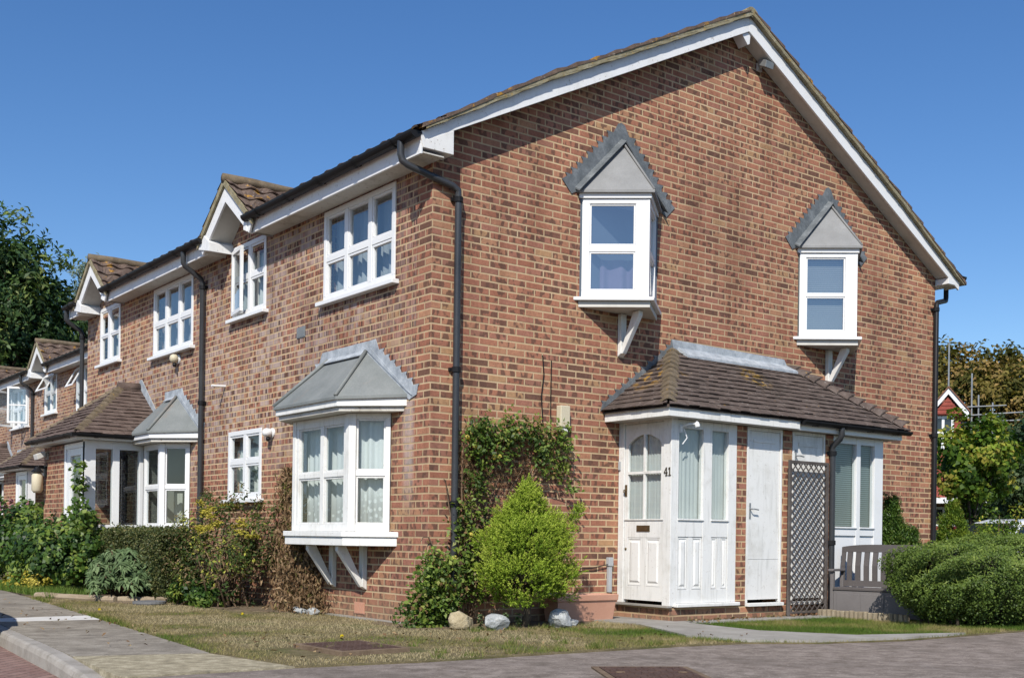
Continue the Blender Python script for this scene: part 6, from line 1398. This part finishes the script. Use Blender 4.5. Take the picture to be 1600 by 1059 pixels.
# straggly shrub with yellow tips and brown dead parts
T = bush('shrub', 'straggly shrub with brown withered leaves and yellow green tips by the small window', 'shrub', (-.55, 3.9, 0), (-.55, 3.95, .62), (.50, .95, .62), 118, 34, .16, 'leaf_mixed', .058, .024, 61, .30, tint_j=.16, nst=60, extra=[((-.35, 4.5, 1.25), (.25, .35, .28), 10, .05), ((-.35, 3.7, 1.25), (.25, .3, .2), 7, .05), ((-.30, 3.3, .9), (.2, .35, .5), 24, .12)], Nbias=(-.3, -.3, .2))
rng = np.random.default_rng(62)
for i in range(20):
    c_ = np.array([-.55 + rng.uniform(-.45, .3), 3.95 + rng.uniform(-.95, .95), 0]); dx = (c_[0] + .55) / .5; dy = (c_[1] - 3.95) / .97; c_[2] = .62 + .66 * math.sqrt(max(.02, 1 - dx * dx * .5 - dy * dy * .8)) * rng.uniform(.55, 1.1)
    P = c_ + rng.normal(0, .034, (46, 3)) * np.array([1, 1, .5]); leaves('yellow_tip', M['leaf_yellow'], P, np.tile([-.2, -.3, 1], (46, 1)), .055, .016, rng, T, rng.uniform(0, .8, 46), .4)
bush('ground_plant', 'low dark green plant at the foot of the straggly shrub', 'plant', (-.85, 4.2, 0), (-.80, 4.2, .14), (.22, .62, .16), 70, 36, .09, 'leaf_bush', .06, .038, 63, .2, nst=5)
# withered climber at the left of the bay
T = thing('dead_climber', 'withered brown climber on the wall between shrub and bay window', 'climber', (-.15, 2.8, 0)); rng = np.random.default_rng(65)
k = 10500; z = rng.beta(1.05, 1.35, k) * 1.72; yc = np.interp(z, [0, .8, 1.72], [2.45, 2.72, 2.95]); wd = np.interp(z, [0, .4, .9, 1.72], [.42, .42, .36, .17]); P = np.stack([-.04 - np.abs(rng.normal(0, 1, k)) * np.interp(z, [0, .8, 1.7], [.16, .11, .05]), yc + rng.normal(0, .55, k) * wd, z], 1)
leaves('foliage', M['leaf_dead'], P, np.tile([-1, -.4, .2], (k, 1)), .07, .020, rng, T, None, .8, np.tile([0, 0, -1.0], (k, 1)), .6)
stems('stems', 'stem', [[(-.10 + rng.normal(0, .04), 2.45 + rng.normal(0, .2), 0), (-.06, 2.6 + rng.normal(0, .15), .7), (-.05, 2.75 + rng.normal(0, .1), 1.2), (-.05, 2.85 + rng.normal(0, .05), rng.uniform(1.3, 1.75))] for _ in range(14)], T, .010, .004)
P, N, tt = clumps(rng, 26, 30, (-.12, 2.8, 1.05), (.08, .25, .6), .08, .1, .1); leaves('green_shoots', M['leaf_mixed'], P, N, .05, .02, rng, T, np.clip(.85 + rng.normal(0, .12, len(tt)), 0, 1), .6)
# little grey seedlings below the conifer
for (x, y, lab) in ((.50, -.66, 'tiny grey green seedling right of the pale flint'), (.66, -.66, 'tiny grey green seedling beside the conifer trunk'), (.16, -.70, 'small green tuft between the two rocks')):
    rng = np.random.default_rng(int(x * 1000)); k = 60; T = thing('seedling', lab, 'plant', (x, y, 0)); a = rng.uniform(0, 2 * PI, k); z = rng.uniform(.02, .16, k); tip = np.stack([np.cos(a), np.sin(a), np.full(k, .6)], 1)
    leaves('foliage', M['leaf_sage'], np.stack([x + np.cos(a) * .02, y + np.sin(a) * .02, z], 1), np.tile([0, 0, 1.0], (k, 1)), .045, .018, rng, T, None, .3, tip, .2); stems('stems', 'stem', [[(x, y, 0), (x, y, .15)]], T, .004, .002)

# columnar thujas behind the bench
def thuja(x, y, h, r, label, seed, mat='leaf_bush', gp='small conifers by the end of the gable'):
    rng = np.random.default_rng(seed); T = thing('thuja', label, 'conifer', (x, y, 0), gp); k = int(420 * h); hh = rng.beta(1.2, 1.4, k); th = rng.uniform(0, 2 * PI, k); rr = r * np.interp(hh, [0, .25, .6, 1], [.75, 1, .75, .06]) * (1 + .2 * np.sin(3 * th + 9 * hh)) * rng.uniform(.7, 1.05, k)
    c = np.stack([x + rr * np.cos(th), y + rr * np.sin(th), .05 + hh * h], 1); per = 34; d = np.stack([np.cos(th) * .5, np.sin(th) * .5, np.full(k, .9)], 1); t = rng.uniform(0, 1, (k * per, 1)); P = np.repeat(c, per, 0) + np.repeat(d, per, 0) * t * .12 + rng.normal(0, .022, (k * per, 3))
    leaves('foliage', M[mat], P, rng.normal(0, 1, P.shape), .045, .014, rng, T, np.clip(np.repeat(rng.uniform(.2, .75, k), per) + .2 * t[:, 0], 0, 1), .5, np.repeat(d, per, 0), .3); stems('trunk', 'bark', [[(x, y, -.05), (x, y, h * .8)]], T, .03, .008)
thuja(7.28, -.42, 1.42, .21, 'taller dark columnar conifer against the gable right of the porch', 71); thuja(7.72, -.42, 1.02, .20, 'shorter bushy conifer right of the dark columnar one', 72)
thuja(11.85, 1.47, 1.52, .32, 'bright green young conifer beyond the end of the gable', 73, 'leaf_cherry', None)

# ------------------------------------------------------------------ trees
def tree(label, base, trunk_h, c, r, k, per, cs, mat, L, W, seed, lean=(0, 0), tr=.16, shell=.35, name='broadleaf_tree', limbs=9, lump=.2, holes=0, zmin=None, group=None, tj=.14):
    rng = np.random.default_rng(seed); T = thing(name, label, 'tree', base, group); b = np.array(base, float); c = np.array(c, float)
    P, N, tt = clumps(rng, k, per, c, r, cs, shell, zmin, lump)
    leaves('crown', M[mat], P, N, L, W, rng, T, np.clip(tt + rng.normal(0, tj, len(tt)), 0, 1), .7)
    m = MB(); top_ = np.array([c[0], c[1], c[2] + r[2] * .4]); fk = b + (top_ - b) * (trunk_h / max(top_[2] - b[2], .1))
    m.tube([tuple(b + np.array([0, 0, -.2])), tuple(b * .6 + fk * .4), tuple(fk)], [tr * 1.25, tr, tr * .85], 10)
    for i in range(limbs):
        d = sphere_dirs(1, rng)[0]; d[2] = abs(d[2]) * .9 + .05; e = c + d * np.array(r) * rng.uniform(.6, .95); mid = fk * .5 + e * .5 + np.array([rng.normal(0, .1), rng.normal(0, .1), .12]) * r[2] * .5
        m.tube([tuple(fk - np.array([0, 0, .1])), tuple(fk * .7 + mid * .3), tuple(mid), tuple(e)], [tr * .6, tr * .45, tr * .28, tr * .07], 7)
    m.build('trunk', M['bark'], T, smooth=True); return T
tree('small fresh green tree beyond the gable end, in front of the red house', (17.66, 4.58, -.2), 1.45, (17.66, 4.58, 2.75), (1.0, 1.0, .98), 120, 54, .26, 'leaf_cherry', .13, .10, 81, tr=.05, shell=.25)
tree('dark green tree at the right edge of the picture', (26.4, 8.0, -.2), 1.2, (26.3, 8.05, 2.75), (1.6, 1.6, 1.6), 220, 60, .36, 'leaf_dark', .13, .10, 82, tr=.12, shell=.3)
tree('broad russet brown chestnut tree rising behind the red house', (50.6, 24.8, -.2), 4.0, (50.9, 24.5, 6.5), (6.4, 6.4, 4.6), 900, 80, .75, 'leaf_chestnut', .32, .17, 83, tr=.4, shell=.6, limbs=12, lump=.06)
tree('russet chestnut tree at the left of the group, close to the end of the gable', (47.6, 28.2, -.2), 4.0, (47.6, 28.2, 5.9), (4.4, 4.4, 3.9), 480, 80, .7, 'leaf_chestnut', .32, .17, 86, tr=.35, shell=.5, lump=.06)
tree('second russet chestnut tree farther right behind the first', (60, 20, -.2), 4.0, (60, 20, 7.6), (6.5, 6.0, 5.0), 300, 60, 1.05, 'leaf_chestnut', .45, .26, 84, tr=.4, shell=.45)
bush('shrub', 'yellow green shrub right of the young conifer, behind the hedge', 'shrub', (13.45, 1.5, 0), (13.45, 1.5, .75), (.42, .45, .82), 80, 40, .17, 'leaf_cherry', .07, .04, 85, .3)
# left: dark trees behind the far houses
tree('tall dark green tree behind the far houses at left', (3.3, 33.1, -.2), 5.2, (3.7, 32.8, 8.1), (2.0, 2.2, 3.5), 230, 60, .60, 'leaf_left', .28, .10, 91, tr=.26, shell=.25, lump=.24, limbs=14)
tree('dark tree beside the tall one, above the farthest roof', (5.2, 33.5, -.2), 4.0, (5.2, 33.3, 7.7), (1.6, 1.8, 2.5), 150, 56, .5, 'leaf_left', .28, .10, 92, tr=.16, shell=.2, lump=.25)
tree('pale grey green tree seen in the gap beside the middle house gablet', (13.0, 52, -.2), 8.0, (12.6, 51.8, 12.6), (1.6, 1.8, 2.4), 110, 46, .5, 'leaf_pale', .26, .12, 93, tr=.2, shell=.2)
# ------------------------------------------------------------------ camera and light
YAW, PITCH, ROLL = math.radians(37.3608), math.radians(.0625), math.radians(.7675)
f_ = Vector((math.sin(YAW) * math.cos(PITCH), math.cos(YAW) * math.cos(PITCH), math.sin(PITCH)))
r_ = Vector((math.cos(YAW), -math.sin(YAW), 0)); u_ = r_.cross(f_)
rr_ = r_ * math.cos(ROLL) + u_ * math.sin(ROLL); uu_ = -r_ * math.sin(ROLL) + u_ * math.cos(ROLL)
cd = bpy.data.cameras.new('camera'); cam = bpy.data.objects.new('camera', cd); COL.objects.link(cam)
cam.matrix_world = Matrix(((rr_.x, uu_.x, -f_.x, -6.3912), (rr_.y, uu_.y, -f_.y, -9.7736), (rr_.z, uu_.z, -f_.z, .9135), (0, 0, 0, 1)))
cd.sensor_width = 36; cd.lens = 36 * 1794.12 / 1600; cd.shift_y = (837.085 - 529.5) / 1600; cd.clip_start = .1; cd.clip_end = 3000
SC.camera = cam
L = Vector((1, .92, -1.25)).normalized()          # direction the sunlight travels
sun = bpy.data.lights.new('sun', 'SUN'); sun.energy = SUN_E; sun.angle = math.radians(.5); sun.color = (1, .955, .88)
so = bpy.data.objects.new('sun', sun); COL.objects.link(so); so.rotation_euler = L.to_track_quat('-Z', 'Y').to_euler(); so.location = (-20, -16, 18)
wd = bpy.data.worlds.new('World'); SC.world = wd; wd.use_nodes = True; nt = wd.node_tree; nt.nodes.clear()
sky = nt.nodes.new('ShaderNodeTexSky'); sky.sky_type = 'NISHITA'; sky.sun_disc = False
sky.sun_elevation = math.asin(-L.z); sky.sun_rotation = math.atan2(-L.x, -L.y)
sky.altitude = 0; sky.air_density = AIR; sky.dust_density = DUST; sky.ozone_density = OZ
bg = nt.nodes.new('ShaderNodeBackground'); bg.inputs['Strength'].default_value = SKY_S
out = nt.nodes.new('ShaderNodeOutputWorld'); hs = nt.nodes.new('ShaderNodeHueSaturation'); hs.inputs['Saturation'].default_value = SAT; hs.inputs['Hue'].default_value = HUE
nt.links.new(sky.outputs[0], hs.inputs['Color']); nt.links.new(hs.outputs[0], bg.inputs[0]); nt.links.new(bg.outputs[0], out.inputs[0])
SC.view_settings.view_transform = 'Standard'; SC.view_settings.look = 'None'; SC.view_settings.exposure = 0; SC.view_settings.gamma = 1
SC.render.engine = 'CYCLES'; SC.cycles.max_bounces = 8; SC.cycles.diffuse_bounces = 1; SC.cycles.transparent_max_bounces = 16
